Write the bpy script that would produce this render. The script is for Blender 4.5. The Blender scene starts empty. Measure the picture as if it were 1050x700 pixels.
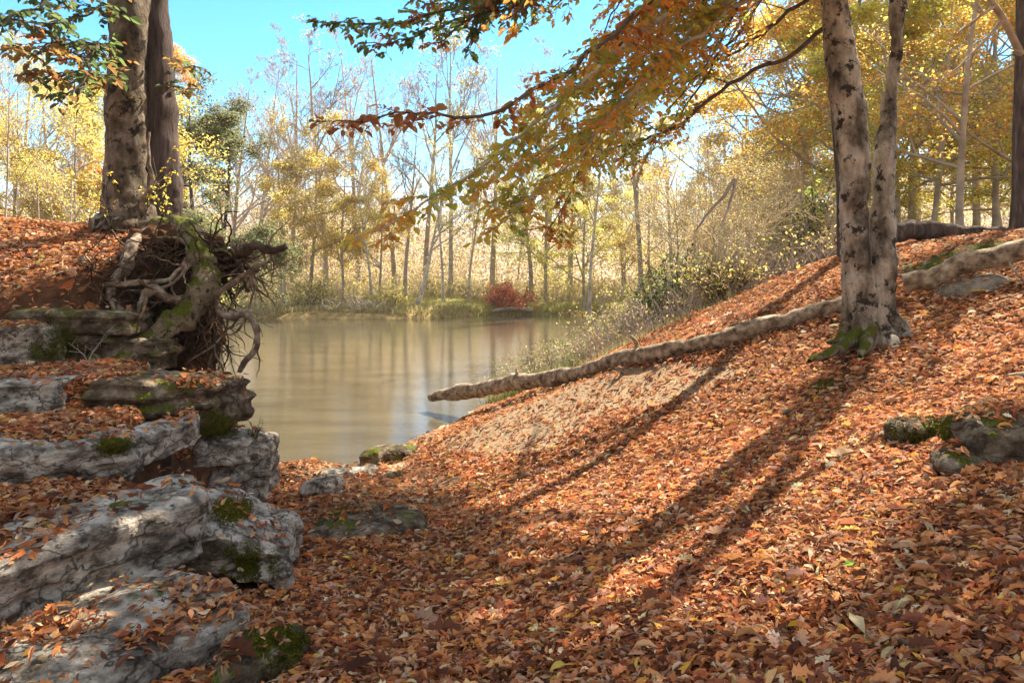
import bpy, math, random
import numpy as np
from mathutils import Vector
from mathutils.bvhtree import BVHTree

SC = bpy.context.scene
COL = SC.collection
R = math.radians
# ------------------------------------------------------------------ camera, sky, sun, exposure
F = 700.0; CX = 525.0; HY = 290.0; EYE = 2.5          # focal length in photo pixels, horizon row, eye height over the river
cam_d = bpy.data.cameras.new('camera'); cam = bpy.data.objects.new('camera', cam_d); COL.objects.link(cam)
cam.location = (0, 0, EYE); cam.rotation_euler = (R(90), 0, 0)
cam_d.sensor_width = 36; cam_d.lens = 36*F/1050; cam_d.shift_y = -(350-HY)/1050
cam_d.clip_start = .05; cam_d.clip_end = 3000
SC.camera = cam
SUN_AZ, SUN_EL = R(40), R(47)                        # azimuth from +Y towards +X
FILL_CLOUD = 2.7  # brightness of the added, unseen cloud that fills the shade
SV = np.array([math.sin(SUN_AZ)*math.cos(SUN_EL), math.cos(SUN_AZ)*math.cos(SUN_EL), math.sin(SUN_EL)])
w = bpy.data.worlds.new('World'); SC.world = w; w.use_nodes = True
nt = w.node_tree; nt.nodes.clear()
sky = nt.nodes.new('ShaderNodeTexSky'); sky.sky_type = 'NISHITA'; sky.sun_disc = False
sky.sun_elevation = SUN_EL; sky.sun_rotation = SUN_AZ
sky.air_density = 1.0; sky.dust_density = .15; sky.ozone_density = 1.6; sky.altitude = 200
hs = nt.nodes.new('ShaderNodeHueSaturation'); hs.inputs['Saturation'].default_value = 1.35; hs.inputs['Hue'].default_value = .49
bg = nt.nodes.new('ShaderNodeBackground'); bg.inputs['Strength'].default_value = .102
wo = nt.nodes.new('ShaderNodeOutputWorld')
nt.links.new(sky.outputs[0], hs.inputs['Color'])
# unseen broken cloud added overhead and behind the viewpoint for warm fill, clear blue sky over the river
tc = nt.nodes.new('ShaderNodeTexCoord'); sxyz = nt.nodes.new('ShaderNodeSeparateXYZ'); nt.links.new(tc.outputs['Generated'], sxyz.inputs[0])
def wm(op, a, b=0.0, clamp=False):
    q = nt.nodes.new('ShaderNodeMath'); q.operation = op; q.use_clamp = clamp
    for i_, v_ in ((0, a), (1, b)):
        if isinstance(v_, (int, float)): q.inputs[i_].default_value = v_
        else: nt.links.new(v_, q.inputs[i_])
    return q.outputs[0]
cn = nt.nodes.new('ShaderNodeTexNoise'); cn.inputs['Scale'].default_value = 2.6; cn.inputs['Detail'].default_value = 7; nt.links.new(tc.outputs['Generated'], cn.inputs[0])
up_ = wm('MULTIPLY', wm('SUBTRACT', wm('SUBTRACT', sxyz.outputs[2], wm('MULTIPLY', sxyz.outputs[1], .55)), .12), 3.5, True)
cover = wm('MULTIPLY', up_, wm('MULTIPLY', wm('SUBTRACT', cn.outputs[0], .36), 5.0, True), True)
cmx = nt.nodes.new('ShaderNodeMix'); cmx.data_type = 'RGBA'; cmx.inputs[7].default_value = (FILL_CLOUD, FILL_CLOUD*.90, FILL_CLOUD*.76, 1)
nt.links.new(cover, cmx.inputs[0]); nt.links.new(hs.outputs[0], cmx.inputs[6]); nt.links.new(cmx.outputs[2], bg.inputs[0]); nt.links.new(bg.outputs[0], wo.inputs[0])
sun_d = bpy.data.lights.new('sun', 'SUN'); sun_d.energy = 5.0; sun_d.angle = R(.55); sun_d.color = (1, .88, .70)
sun = bpy.data.objects.new('sun', sun_d); COL.objects.link(sun)
sun.rotation_euler = Vector(tuple(-SV)).to_track_quat('-Z', 'Y').to_euler()
SC.view_settings.view_transform = 'Standard'; SC.view_settings.look = 'None'
SC.view_settings.exposure = 1.78; SC.view_settings.gamma = 1; SC.view_settings.use_curve_mapping = False
SC.render.engine = 'CYCLES'
SC.cycles.max_bounces = 6; SC.cycles.diffuse_bounces = 3; SC.cycles.glossy_bounces = 3; SC.cycles.transmission_bounces = 4
SC.cycles.use_denoising = True
SC.cycles.sample_clamp_indirect = 6

# ------------------------------------------------------------------ helpers
def P(px, py, Y): return np.array([(px-CX)/F*Y, Y, EYE-(py-HY)/F*Y])
def PP(lst): return np.array([P(*q[:3]) for q in lst])
def topx(p): return CX+F*p[..., 0]/p[..., 1], HY+F*(EYE-p[..., 2])/p[..., 1]
def nrm(v): return v/np.maximum(np.linalg.norm(v, axis=-1, keepdims=True), 1e-9)
def sstep(a, b, x):
    t = np.clip((x-a)/(b-a), 0, 1); return t*t*(3-2*t)
def rs(seed): return np.random.default_rng(seed)
def _h(i, j, k, s):
    n = (i*374761393+j*668265263+k*2147483647+s*1274126177).astype(np.int64) & 0xffffffff
    n = ((n ^ (n >> 13))*1274126177) & 0xffffffff
    n = n ^ (n >> 16)
    return (n & 0xffff)/65535.0
def vnoise(p, f=1.0, s=0):
    q = np.asarray(p, float)*f+s*17.31; i = np.floor(q).astype(np.int64); t = q-i; t = t*t*(3-2*t)
    x, y, z = i[..., 0], i[..., 1], i[..., 2]; a, b, c = t[..., 0], t[..., 1], t[..., 2]
    r = 0
    for dx in (0, 1):
        for dy in (0, 1):
            for dz in (0, 1):
                wt = (a if dx else 1-a)*(b if dy else 1-b)*(c if dz else 1-c)
                r = r+wt*_h(x+dx, y+dy, z+dz, s)
    return r*2-1
def fbm(p, f=1.0, o=4, s=0, g=.5):
    r = 0; a = 1
    for k in range(o): r = r+a*vnoise(p, f*2**k, s+k); a *= g
    return r

class MB:
    def __init__(s): s.V = []; s.F = {}; s.C = []; s.n = 0
    def add(s, V, F, col=(1, 1, 1)):
        V = np.asarray(V, float).reshape(-1, 3); F = np.asarray(F)
        s.V.append(V); s.F.setdefault(F.shape[1], []).append(F+s.n)
        c = np.asarray(col, float); c = np.broadcast_to(c, (len(V), 3)) if c.ndim == 1 else c
        s.C.append(c); s.n += len(V)
    def addm(s, V, Fs, col=(1, 1, 1)):
        n0 = s.n
        s.add(V, Fs[0], col)
        for F in Fs[1:]: s.F.setdefault(F.shape[1], []).append(np.asarray(F)+n0)
    def build(s, name, mat, parent=None, smooth=True, origin=None):
        if not s.V: return None
        me = bpy.data.meshes.new(name)
        V = np.concatenate(s.V); C = np.concatenate(s.C)
        if origin is not None: V = V-np.asarray(origin)
        me.vertices.add(len(V)); me.vertices.foreach_set('co', V.astype(np.float32).ravel())
        lv = []; ls = []; n = 0
        for k, fl in s.F.items():
            f = np.concatenate(fl); lv.append(f.ravel()); ls.append(n+np.arange(len(f))*k); n += f.size
        lv = np.concatenate(lv).astype(np.int32); ls = np.concatenate(ls).astype(np.int32)
        me.loops.add(len(lv)); me.loops.foreach_set('vertex_index', lv)
        me.polygons.add(len(ls)); me.polygons.foreach_set('loop_start', ls)
        me.update(calc_edges=True)
        me.polygons.foreach_set('use_smooth', np.full(len(ls), smooth))
        at = me.color_attributes.new('Col', 'FLOAT_COLOR', 'POINT')
        at.data.foreach_set('color', np.c_[C, np.ones(len(C))].astype(np.float32).ravel())
        for m in (mat if isinstance(mat, (list, tuple)) else [mat]): me.materials.append(m)
        o = bpy.data.objects.new(name, me); COL.objects.link(o)
        if parent is not None: o.parent = parent
        if origin is not None and parent is None: o.location = origin
        return o
def tag(o, label=None, cat=None, group=None, kind=None):
    if label: o['label'] = label
    if cat: o['category'] = cat
    if group: o['group'] = group
    if kind: o['kind'] = kind
    return o
def empty(name, loc, label, cat, group=None):
    o = bpy.data.objects.new(name, None); COL.objects.link(o); o.location = tuple(loc); o.empty_display_size = .2
    return tag(o, label, cat, group)

def tubes(mb, Pts, Rad, sides, col=(1, 1, 1), cap=False, disp=None):
    """batch of tubes: Pts (B,n,3), Rad (B,n)"""
    Pts = np.asarray(Pts, float); Rad = np.asarray(Rad, float)
    if Pts.ndim == 2: Pts = Pts[None]; Rad = Rad[None]
    B, n, _ = Pts.shape
    if B == 0: return
    T = np.gradient(Pts, axis=1); T = nrm(T)
    m = np.abs(nrm(T.mean(1))); ax = np.argmin(m, axis=1)
    ref = np.eye(3)[ax][:, None, :]
    U = nrm(np.cross(T, np.broadcast_to(ref, T.shape))); W = np.cross(T, U)
    a = np.arange(sides)/sides*2*math.pi
    ring = np.cos(a)[None, None, :, None]*U[:, :, None, :]+np.sin(a)[None, None, :, None]*W[:, :, None, :]
    rr = Rad[:, :, None, None]
    V = Pts[:, :, None, :]+ring*rr
    if disp is not None: V = V+ring*(disp(V.reshape(-1, 3)).reshape(V.shape[:-1])[..., None])*np.minimum(rr/.1, 1)
    b = (np.arange(B)*n*sides)[:, None, None]; i = (np.arange(n-1)*sides)[None, :, None]; j = np.arange(sides)[None, None, :]; j2 = (j+1) % sides
    Fq = np.stack([b+i+j, b+i+j2, b+i+sides+j2, b+i+sides+j], -1).reshape(-1, 4)
    c = np.asarray(col, float)
    if c.ndim == 2: c = np.repeat(c, n*sides, axis=0)
    Fs = [Fq]
    if cap:
        c0 = (np.arange(B)*n*sides)[:, None]+np.arange(sides)[None, ::-1]; c1 = (np.arange(B)*n*sides+(n-1)*sides)[:, None]+np.arange(sides)[None, :]
        Fs += [c0, c1]
    mb.addm(V.reshape(-1, 3), Fs, c)
def resample(pts, n, smooth=True):
    """Catmull-Rom through the points, n samples; works on (k,d) arrays"""
    p = np.asarray(pts, float); k = len(p)
    t = np.linspace(0, k-1, n); i = np.minimum(t.astype(int), k-2); f = (t-i)[:, None]
    p0 = p[np.maximum(i-1, 0)]; p1 = p[i]; p2 = p[i+1]; p3 = p[np.minimum(i+2, k-1)]
    return .5*((2*p1)+(-p0+p2)*f+(2*p0-5*p1+4*p2-p3)*f**2+(-p0+3*p1-3*p2+p3)*f**3)
def along(pxs, rad, n, jit=0, seed=0):
    d = np.c_[PP(pxs), np.asarray(rad, float)]
    q = resample(d, n)
    if jit:
        q[:, :3] += jit*np.stack([fbm(q[:, :3]+9*k, 3.5, 3, seed+k) for k in range(3)], -1)
    return q[:, :3], np.maximum(q[:, 3], .002)

# leaf templates: x across, y along, z lift
def leaf_simple(fold=.16, curl=.1):
    V = np.array([[0, 0, 0], [.27, .32, fold], [.24, .68, fold-curl*.5], [0, 1, -curl], [-.24, .68, fold-curl*.5], [-.27, .32, fold]])
    return V, [np.array([[0, 1, 2, 3], [0, 3, 4, 5]])]
def leaf_litter(fold, curl, tw=0, wd=1.0):
    ys = np.array([0, .2, .5, .8, 1]); z = curl*1.6*(ys*(1-ys)); V = [[0, -.06, 0]]
    for y, wth, zz in ((.2, .15*wd, z[1]), (.5, .24*wd, z[2]), (.78, .13*wd, z[3])):
        V += [[-wth*.82, y, zz+fold+tw*y], [0, y, zz], [wth*.82, y, zz+fold-tw*y]]
    V += [[tw*.3, 1.06, -curl*.25]]
    return np.array(V), [np.array([[1, 4, 5, 2], [2, 5, 6, 3], [4, 7, 8, 5], [5, 8, 9, 6]]), np.array([[0, 1, 2], [0, 2, 3], [7, 10, 8], [8, 10, 9]])]
def leaf_oak(curl):
    out = [(0, 0), (.1, .12), (.26, .2), (.14, .32), (.36, .46), (.17, .55), (.33, .74), (.13, .8), (.1, .95), (0, 1)]
    R_ = [(x, y) for x, y in out]; V = [[x, y, curl*(abs(x)*1.5+4*y*(1-y)*.3)] for x, y in R_]+[[-x, y, curl*(abs(x)*1.1+4*y*(1-y)*.3)] for x, y in R_[1:-1]]
    n = len(R_); tr = []
    V.append([0, .5, 0]); c = len(V)-1
    loop = list(range(n))+list(range(n+len(R_)-3, n-1, -1))
    for a, b in zip(loop, loop[1:]+loop[:1]): tr.append([c, b, a])
    return np.array(V), [np.array(tr)]
def scatter(mb, tm, pos, X, Y, Z, cols):
    V, Fs = tm; n = len(pos); k = len(V)
    if n == 0: return
    W = pos[:, None]+V[None, :, 0, None]*X[:, None]+V[None, :, 1, None]*Y[:, None]+V[None, :, 2, None]*Z[:, None]
    off = (np.arange(n)*k)[:, None, None]
    mb.addm(W.reshape(-1, 3), [(f[None]+off).reshape(-1, f.shape[1]) for f in Fs], np.repeat(cols, k, axis=0))
def frame(d, up, rng, tilt=.3):
    """leaf axes: Y along d, Z near up"""
    Yv = nrm(d); Z = up+rng.normal(0, tilt, Yv.shape); Z = nrm(Z-(Z*Yv).sum(-1, keepdims=True)*Yv); X = np.cross(Yv, Z)
    return X, Yv, Z
def pal(cols, n, rng, wts=None, jit=.18):
    c = np.array(cols)[rng.choice(len(cols), n, p=None if wts is None else np.array(wts)/sum(wts))]
    return np.clip(c*np.exp(rng.normal(0, jit, (n, 1)))*np.exp(rng.normal(0, jit*.22, (n, 3))), 0.004, .9)

# ------------------------------------------------------------------ materials
def newmat(name):
    m = bpy.data.materials.new(name); m.use_nodes = True; t = m.node_tree; t.nodes.clear()
    return m, t, t.nodes.new, t.links.new
def ramp(t, stops):
    r = t.nodes.new('ShaderNodeValToRGB'); e = r.color_ramp.elements
    while len(e) < len(stops): e.new(.5)
    for q, (p, c) in zip(e, stops): q.position = p; q.color = (*c, 1) if len(c) == 3 else c
    return r
def tex(t, kind, scale, detail=4, rough=.55, vec=None, mapping=None, dist=0):
    n = t.nodes.new('ShaderNodeTex'+kind); n.inputs['Scale'].default_value = scale
    if kind == 'Noise': n.inputs['Detail'].default_value = detail; n.inputs['Roughness'].default_value = rough; n.inputs['Distortion'].default_value = dist
    g = t.nodes.new('ShaderNodeNewGeometry'); src = g.outputs['Position'] if vec is None else vec
    if mapping:
        mp = t.nodes.new('ShaderNodeMapping'); mp.inputs['Scale'].default_value = mapping; t.links.new(src, mp.inputs[0]); src = mp.outputs[0]
    t.links.new(src, n.inputs['Vector']); return n
def mix(t, fac, a, b, mode='MIX'):
    m = t.nodes.new('ShaderNodeMix'); m.data_type = 'RGBA'; m.blend_type = mode
    for s, v in ((0, fac), (6, a), (7, b)):
        if isinstance(v, (int, float)): m.inputs[s].default_value = v
        elif isinstance(v, tuple): m.inputs[s].default_value = (*v, 1)
        else: t.links.new(v, m.inputs[s])
    return m.outputs[2]
def mth(t, op, a, b=0.0, clamp=False):
    m = t.nodes.new('ShaderNodeMath'); m.operation = op; m.use_clamp = clamp
    for s, v in ((0, a), (1, b)):
        if isinstance(v, (int, float)): m.inputs[s].default_value = v
        else: t.links.new(v, m.inputs[s])
    return m.outputs[0]
def leafmat(name, trans=.45, rough=.5, spec=.35):
    m, t, N, L = newmat(name)
    a = N('ShaderNodeVertexColor'); a.layer_name = 'Col'
    d = N('ShaderNodeBsdfPrincipled'); d.inputs['Roughness'].default_value = rough; d.inputs['Specular IOR Level'].default_value = spec
    tr = N('ShaderNodeBsdfTranslucent'); mx = N('ShaderNodeMixShader'); mx.inputs[0].default_value = trans; o = N('ShaderNodeOutputMaterial')
    g = N('ShaderNodeGamma'); g.inputs[1].default_value = .72
    n = tex(t, 'Noise', 60, 2); c = mix(t, mth(t, 'MULTIPLY', n.outputs[0], .5), a.outputs[0], (.05, .025, .012), 'MIX')
    L(c, d.inputs['Base Color']); L(a.outputs[0], g.inputs[0]); L(g.outputs[0], tr.inputs[0])
    L(d.outputs[0], mx.inputs[1]); L(tr.outputs[0], mx.inputs[2]); L(mx.outputs[0], o.inputs[0]); return m
def simple(name, stops, scale=6, rough=.85, bump=.4, bscale=30, detail=6, mapping=None, moss=None, vcol=False, bdist=.02, spots=None, cracks=0):
    m, t, N, L = newmat(name)
    n = tex(t, 'Noise', scale, detail, .65, mapping=mapping); r = ramp(t, stops); L(n.outputs[0], r.inputs[0]); c = r.outputs[0]
    if spots:
        sp = tex(t, 'Noise', spots[1], 5, .7); sr = ramp(t, [(spots[2], (0, 0, 0)), (spots[3], (1, 1, 1))]); L(sp.outputs[0], sr.inputs[0])
        c = mix(t, sr.outputs[0], c, spots[0])
    if cracks:
        wn_ = tex(t, 'Noise', 2.5, 4, .6); gg = t.nodes.new('ShaderNodeNewGeometry'); va = t.nodes.new('ShaderNodeVectorMath'); va.operation = 'MULTIPLY_ADD'; L(wn_.outputs['Color'], va.inputs[0]); va.inputs[1].default_value = (.55, .55, .3); L(gg.outputs['Position'], va.inputs[2])
        mp_ = t.nodes.new('ShaderNodeMapping'); mp_.inputs['Scale'].default_value = (1, 1, 2.6); L(va.outputs[0], mp_.inputs[0]); vo = t.nodes.new('ShaderNodeTexVoronoi'); vo.feature = 'DISTANCE_TO_EDGE'; vo.inputs['Scale'].default_value = cracks; L(mp_.outputs[0], vo.inputs['Vector'])
        cr_ = ramp(t, [(.0, (1, 1, 1)), (.03, (0, 0, 0))]); L(vo.outputs['Distance'], cr_.inputs[0]); c = mix(t, mth(t, 'MULTIPLY', cr_.outputs[0], .85), c, (.03, .025, .02))
    if moss:   # (threshold on normal z, amount, noise scale)
        g = N('ShaderNodeNewGeometry'); sx = N('ShaderNodeSeparateXYZ'); L(g.outputs['Normal'], sx.inputs[0])
        mn = tex(t, 'Noise', moss[2], 5, .6); v = mth(t, 'ADD', mth(t, 'MULTIPLY', sx.outputs[2], moss[0]), mn.outputs[0])
        mr = ramp(t, [(moss[1], (0, 0, 0)), (moss[1]+.07, (1, 1, 1))]); L(v, mr.inputs[0])
        mc = tex(t, 'Noise', 90, 3); mcr = ramp(t, [(.3, (.03, .045, .006)), (.7, (.19, .2, .03))]); L(mc.outputs[0], mcr.inputs[0])
        c = mix(t, mr.outputs[0], c, mcr.outputs[0])
    if vcol:
        a = N('ShaderNodeVertexColor'); a.layer_name = 'Col'; c = mix(t, 1.0, c, a.outputs[0], 'MULTIPLY')
    b = N('ShaderNodeBsdfPrincipled'); b.inputs['Roughness'].default_value = rough; b.inputs['Specular IOR Level'].default_value = .08; L(c, b.inputs['Base Color'])
    bn = tex(t, 'Noise', bscale, 6, .7, mapping=mapping); bp = N('ShaderNodeBump'); bp.inputs['Strength'].default_value = bump; bp.inputs['Distance'].default_value = bdist
    L(bn.outputs[0], bp.inputs['Height']); L(bp.outputs[0], b.inputs['Normal'])
    o = N('ShaderNodeOutputMaterial'); L(b.outputs[0], o.inputs[0]); return m

M = {}
M['leaf'] = leafmat('autumn_leaf', .62, .5, .2)
M['litter'] = leafmat('fallen_leaf', .22, .7, .06)
M['far_leaf'] = leafmat('distant_leaf', .6, .7, .1)
M['twig'] = simple('twig_bark', [(.3, (.06, .045, .035)), (.7, (.16, .13, .10))], 8, vcol=True)
M['pale_bark'] = simple('pale_bark', [(.3, (.2, .18, .15)), (.7, (.62, .57, .5))], 3, vcol=True)
M['beech_bark'] = simple('beech_bark', [(.34, (.05, .04, .03)), (.43, (.14, .118, .09)), (.51, (.29, .25, .195)), (.64, (.50, .46, .38))], 4.5, .8, .5, 26, 8, mapping=(1, 1, .45), moss=(-.0, .74, 6), spots=((.04, .032, .024), 8, .54, .6), bdist=.04)
M['left_bark'] = simple('left_bark', [(.34, (.035, .027, .02)), (.45, (.11, .085, .06)), (.55, (.2, .16, .12)), (.68, (.36, .31, .25))], 6, .9, .8, 30, 9, mapping=(1, 1, .6), spots=((.03, .022, .016), 7, .54, .6), bdist=.04)  # darker brown bark of the left hand tree
M['dark_bark'] = simple('dark_bark', [(.3, (.035, .026, .022)), (.55, (.12, .09, .08)), (.75, (.24, .2, .18))], 9, .9, .9, 30, 8, mapping=(1.6, 1.6, .25), bdist=.05)
M['root'] = simple('root_bark', [(.34, (.07, .05, .035)), (.5, (.2, .15, .11)), (.66, (.42, .35, .27))], 9, .8, .7, 40, 7, vcol=True, bdist=.02)
M['mossy_root'] = simple('mossy_root', [(.3, (.10, .075, .05)), (.5, (.24, .19, .12)), (.75, (.42, .36, .25))], 9, .85, .9, 35, 7, moss=(.25, .585, 6), bdist=.04, spots=((.05, .035, .025), 14, .55, .62))
M['log'] = simple('weathered_wood', [(.34, (.08, .055, .035)), (.45, (.24, .175, .115)), (.55, (.42, .33, .23)), (.66, (.62, .52, .39))], 9, .85, 1.0, 26, 10, spots=((.06, .045, .035), 5, .6, .68), bdist=.03)
M['rock'] = simple('limestone', [(.30, (.045, .038, .03)), (.42, (.2, .17, .135)), (.51, (.50, .44, .36)), (.64, (.88, .80, .68))], 6.5, .95, 1.0, 45, 14, mapping=(1, 1, 1.8), moss=(.05, .68, 3.2), spots=((.13, .112, .09), 26, .55, .64), bdist=.035, cracks=2.4)
M['rock_dark'] = simple('mossy_limestone', [(.32, (.03, .022, .015)), (.48, (.12, .09, .06)), (.58, (.25, .2, .14)), (.7, (.42, .37, .28))], 7, .9, 1.0, 30, 10, moss=(.1, .60, 4), bdist=.03, cracks=2.6)
M['soil'] = simple('bank_soil', [(.3, (.035, .018, .010)), (.55, (.11, .055, .03)), (.75, (.2, .1, .055))], 5, .95, 1.0, 22, 9, bdist=.05)
M['sand_rock'] = simple('gritty_rock', [(.3, (.12, .095, .07)), (.5, (.27, .23, .18)), (.75, (.46, .41, .34))], 12, .9, .9, 50, 9)
M['moss'] = simple('moss', [(.3, (.13, .14, .02)), (.7, (.38, .36, .06))], 30, .95, 1, 120, 4, vcol=True)
M['grass'] = leafmat('grass_blade', .35, .6, .2)

# ground material: litter pattern near, grassy far, soil on steep faces, grit at the shore and on the worn patch
m, t, N, L = newmat('forest_ground')
v = tex(t, 'Voronoi', 26); v.inputs['Randomness'].default_value = 1
hr = ramp(t, [(0, (.10, .04, .02)), (.3, (.26, .10, .035)), (.55, (.38, .17, .07)), (.8, (.2, .09, .05)), (1, (.46, .27, .14))])
sp = N('ShaderNodeSeparateColor'); L(v.outputs['Color'], sp.inputs[0]); L(sp.outputs[0], hr.inputs[0])
c = hr.outputs[0]
dk = tex(t, 'Noise', 30, 5, .7); c = mix(t, .6, c, dk.outputs[0], 'MULTIPLY')
a = N('ShaderNodeVertexColor'); a.layer_name = 'Col'; sa = N('ShaderNodeSeparateColor'); L(a.outputs[0], sa.inputs[0])   # R grit, G grass, B soil
gn = tex(t, 'Noise', 45, 8, .75); gr = ramp(t, [(.3, (.14, .10, .07)), (.5, (.36, .27, .17)), (.7, (.57, .43, .28))]); L(gn.outputs[0], gr.inputs[0])
c = mix(t, sa.outputs[0], c, gr.outputs[0])
fn = tex(t, 'Noise', 1.3, 8, .7); fr = ramp(t, [(.35, (.14, .09, .04)), (.5, (.34, .25, .10)), (.65, (.52, .38, .18))]); L(fn.outputs[0], fr.inputs[0])
c = mix(t, sa.outputs[1], c, fr.outputs[0])
sn = tex(t, 'Noise', 7, 8, .7); sr = ramp(t, [(.3, (.04, .02, .012)), (.55, (.13, .065, .035)), (.75, (.24, .13, .08))]); L(sn.outputs[0], sr.inputs[0])
c = mix(t, sa.outputs[2], c, sr.outputs[0])
b = N('ShaderNodeBsdfPrincipled'); b.inputs['Roughness'].default_value = .9; b.inputs['Specular IOR Level'].default_value = .06; L(c, b.inputs['Base Color'])
bn = tex(t, 'Noise', 28, 8, .7); bp = N('ShaderNodeBump'); bp.inputs['Strength'].default_value = .8; bp.inputs['Distance'].default_value = .03
L(bn.outputs[0], bp.inputs['Height']); L(bp.outputs[0], b.inputs['Normal']); o = N('ShaderNodeOutputMaterial'); L(b.outputs[0], o.inputs[0]); M['ground'] = m

m, t, N, L = newmat('river_water')
b = N('ShaderNodeBsdfPrincipled'); b.inputs['Roughness'].default_value = .05; b.inputs['IOR'].default_value = 1.333
wn = tex(t, 'Noise', .35, 4, .6, mapping=(1, 3, 1)); wr = ramp(t, [(.35, (.068, .058, .038)), (.7, (.11, .094, .062))]); L(wn.outputs[0], wr.inputs[0]); L(wr.outputs[0], b.inputs['Base Color'])
w1 = tex(t, 'Noise', 2.2, 5, .6, mapping=(1, 2.2, 1)); w2 = tex(t, 'Noise', 12, 3, .6, mapping=(1, 2.6, 1))
hh = mth(t, 'ADD', w1.outputs[0], mth(t, 'MULTIPLY', w2.outputs[0], .22)); bp = N('ShaderNodeBump'); bp.inputs['Strength'].default_value = .25; bp.inputs['Distance'].default_value = .02
L(hh, bp.inputs['Height']); L(bp.outputs[0], b.inputs['Normal']); o = N('ShaderNodeOutputMaterial'); L(b.outputs[0], o.inputs[0]); M['water'] = m

# ------------------------------------------------------------------ terrain
def xs(y): return np.interp(y, [1, 3, 5, 7, 8.6, 9.5, 10.6, 13, 15.9, 18.4, 29, 44, 50, 56, 90], [-.2, -.3, -.55, -.9, -1.5, -2.0, -1.55, -.95, .1, .9, 3.1, 7.2, 8.5, 9, 9])
def xl(y): return np.interp(y, [0, 2, 3.5, 5, 6.5, 8, 9.5, 12, 20, 60], [-.6, -.85, -1.3, -1.85, -2.35, -3.1, -3.75, -5.3, -11, -36])
def tps_fit(pts):
    p = np.array(pts); X = p[:, :2]; d = np.linalg.norm(X[:, None]-X[None], axis=-1); K = np.where(d > 0, d*d*np.log(d+1e-9), 0)+np.eye(len(p))*.02
    Q = np.c_[np.ones(len(p)), X]; A = np.block([[K, Q], [Q.T, np.zeros((3, 3))]]); s = np.linalg.solve(A, np.r_[p[:, 2], 0, 0, 0])
    def f(x, y):
        x = np.asarray(x, float); y = np.asarray(y, float); r = s[-3]+s[-2]*x+s[-1]*y
        for (a, b_), w_ in zip(X, s): 
            d = np.hypot(x-a, y-b_)+1e-9; r = r+w_*d*d*np.log(d)
        return r
    return f
TERR = [([1.5, 2.42, 3.02, 3.4, 3.8, 4.6, 5.2], [-2.4, -1.61, -1.16, -1.35, -1.5, -1.95, -2.6], .98), ([1.5, 2.72, 3.72, 4.0, 4.5, 5.2, 6], [-3.2, -2.29, -1.72, -1.95, -2.3, -2.75, -3.4], 1.31),
        ([2.6, 3.6, 3.85, 4.12, 4.75, 5.2, 5.8], [-3.7, -3.05, -2.7, -2.4, -2.3, -2.6, -3.0], 1.54), ([3.8, 4.5, 4.85, 5.0, 5.25, 5.6, 6.2, 7], [-4.5, -3.75, -3.35, -3.1, -2.55, -2.6, -3.1, -3.4], 1.76)]
def H(x, y):
    x = np.asarray(x, float); y = np.asarray(y, float)
    base = np.where(y < 9.5, .9-.1324*(y-2.7), 0.0)
    dr = x-xs(y); sl = np.interp(y, [2, 4.5, 7, 12, 20, 45], [.25, .29, .36, .47, .42, .25])
    rise = sl*(np.sqrt(np.maximum(dr, 0)**2+.16)-.4)
    cap = 3.25+.02*np.clip(x-5, 0, 40)
    z = base+rise
    k = .35; z = np.where(dr > 0, -k*np.log(np.exp(-z/k)+np.exp(-cap/k)), z)
    wet = np.where(y > 9.0, np.clip(dr, -8, 0)*.22*sstep(9.0, 10.5, y), 0); z = z+wet
    for ty, tx, tz in TERR:
        dd = np.interp(y, ty, tx)-x; wv_ = .05*vnoise(np.stack([x, y, x*0], -1), 3, 9)
        lw = sstep(.10, .30, dd+wv_)*(1-sstep(6.3, 7.4, y)); zt = tz+.05*np.clip(dd, 0, 4)*.5; z = np.where(lw > 0, np.maximum(z, z*(1-lw)+zt*lw), z)
    # high bank under the left-hand tree
    xr = np.interp(y, [5.5, 6.2, 6.9, 7.2, 8.5, 9.8, 12, 30], [-4.35, -3.75, -3.85, -3.62, -3.95, -4.9, -7.5, -22])
    front = np.interp(x, [-8, -5, -4.3, -3.6], [5.9, 6.0, 6.5, 7.35])
    top = np.minimum(2.3+(y-6)*.37, 3.2)+.04*np.clip(-x-5, 0, 3)
    wv = .12*vnoise(np.stack([x, y, x*0], -1), 1.6, 5)
    mk = sstep(0, .28, xr-x+wv)*sstep(0, .3, y-front+wv)*(1-sstep(16, 30, y))
    z = np.where(mk > 0, np.maximum(z, z*(1-mk)+top*mk), z)
    # low bank by the river left, behind the high bank
    lb = sstep(0, 1.5, -9-.55*np.clip(y-14, 0, 99)-x)*sstep(10, 14, y); z = z*(1-lb)+(1.2)*lb
    # bed at the left of the path end
    bed = sstep(9.4, 10.4, y)*(1-mk)*(1-lb)*sstep(0, .6, xs(y)-x); z = z*(1-bed)+np.minimum(z, -.15)*bed
    # far bank
    ysh = 48.6+5.5*sstep(-6, -1, x)+1.2*vnoise(np.stack([x, x*0, x*0], -1), .2, 3)
    fz = -.5+1.0*sstep(-1.2, .8, y-ysh)+.7*sstep(1, 12, y-ysh)+.5*sstep(20, 200, y-ysh); fm = sstep(-3, -.5, y-ysh); z = np.where(fm > 0, np.maximum(z, fz), z)
    z = z+.6*sstep(4, 14, y-ysh)*(x > 3)*sstep(3, 9, x)*0
    p = np.stack([x, y, x*0], -1)
    z = z+.035*fbm(p, .9, 3, 2)+.012*vnoise(p, 5, 7)
    return z
GX = np.unique(np.r_[-600, -300, -150, -80, np.arange(-50, -12, 1.5), np.arange(-12, -8, .3), np.arange(-8, 9, .09), np.arange(9, 14, .3), np.arange(14, 50, 1.5), 80, 150, 300, 600])
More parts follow.
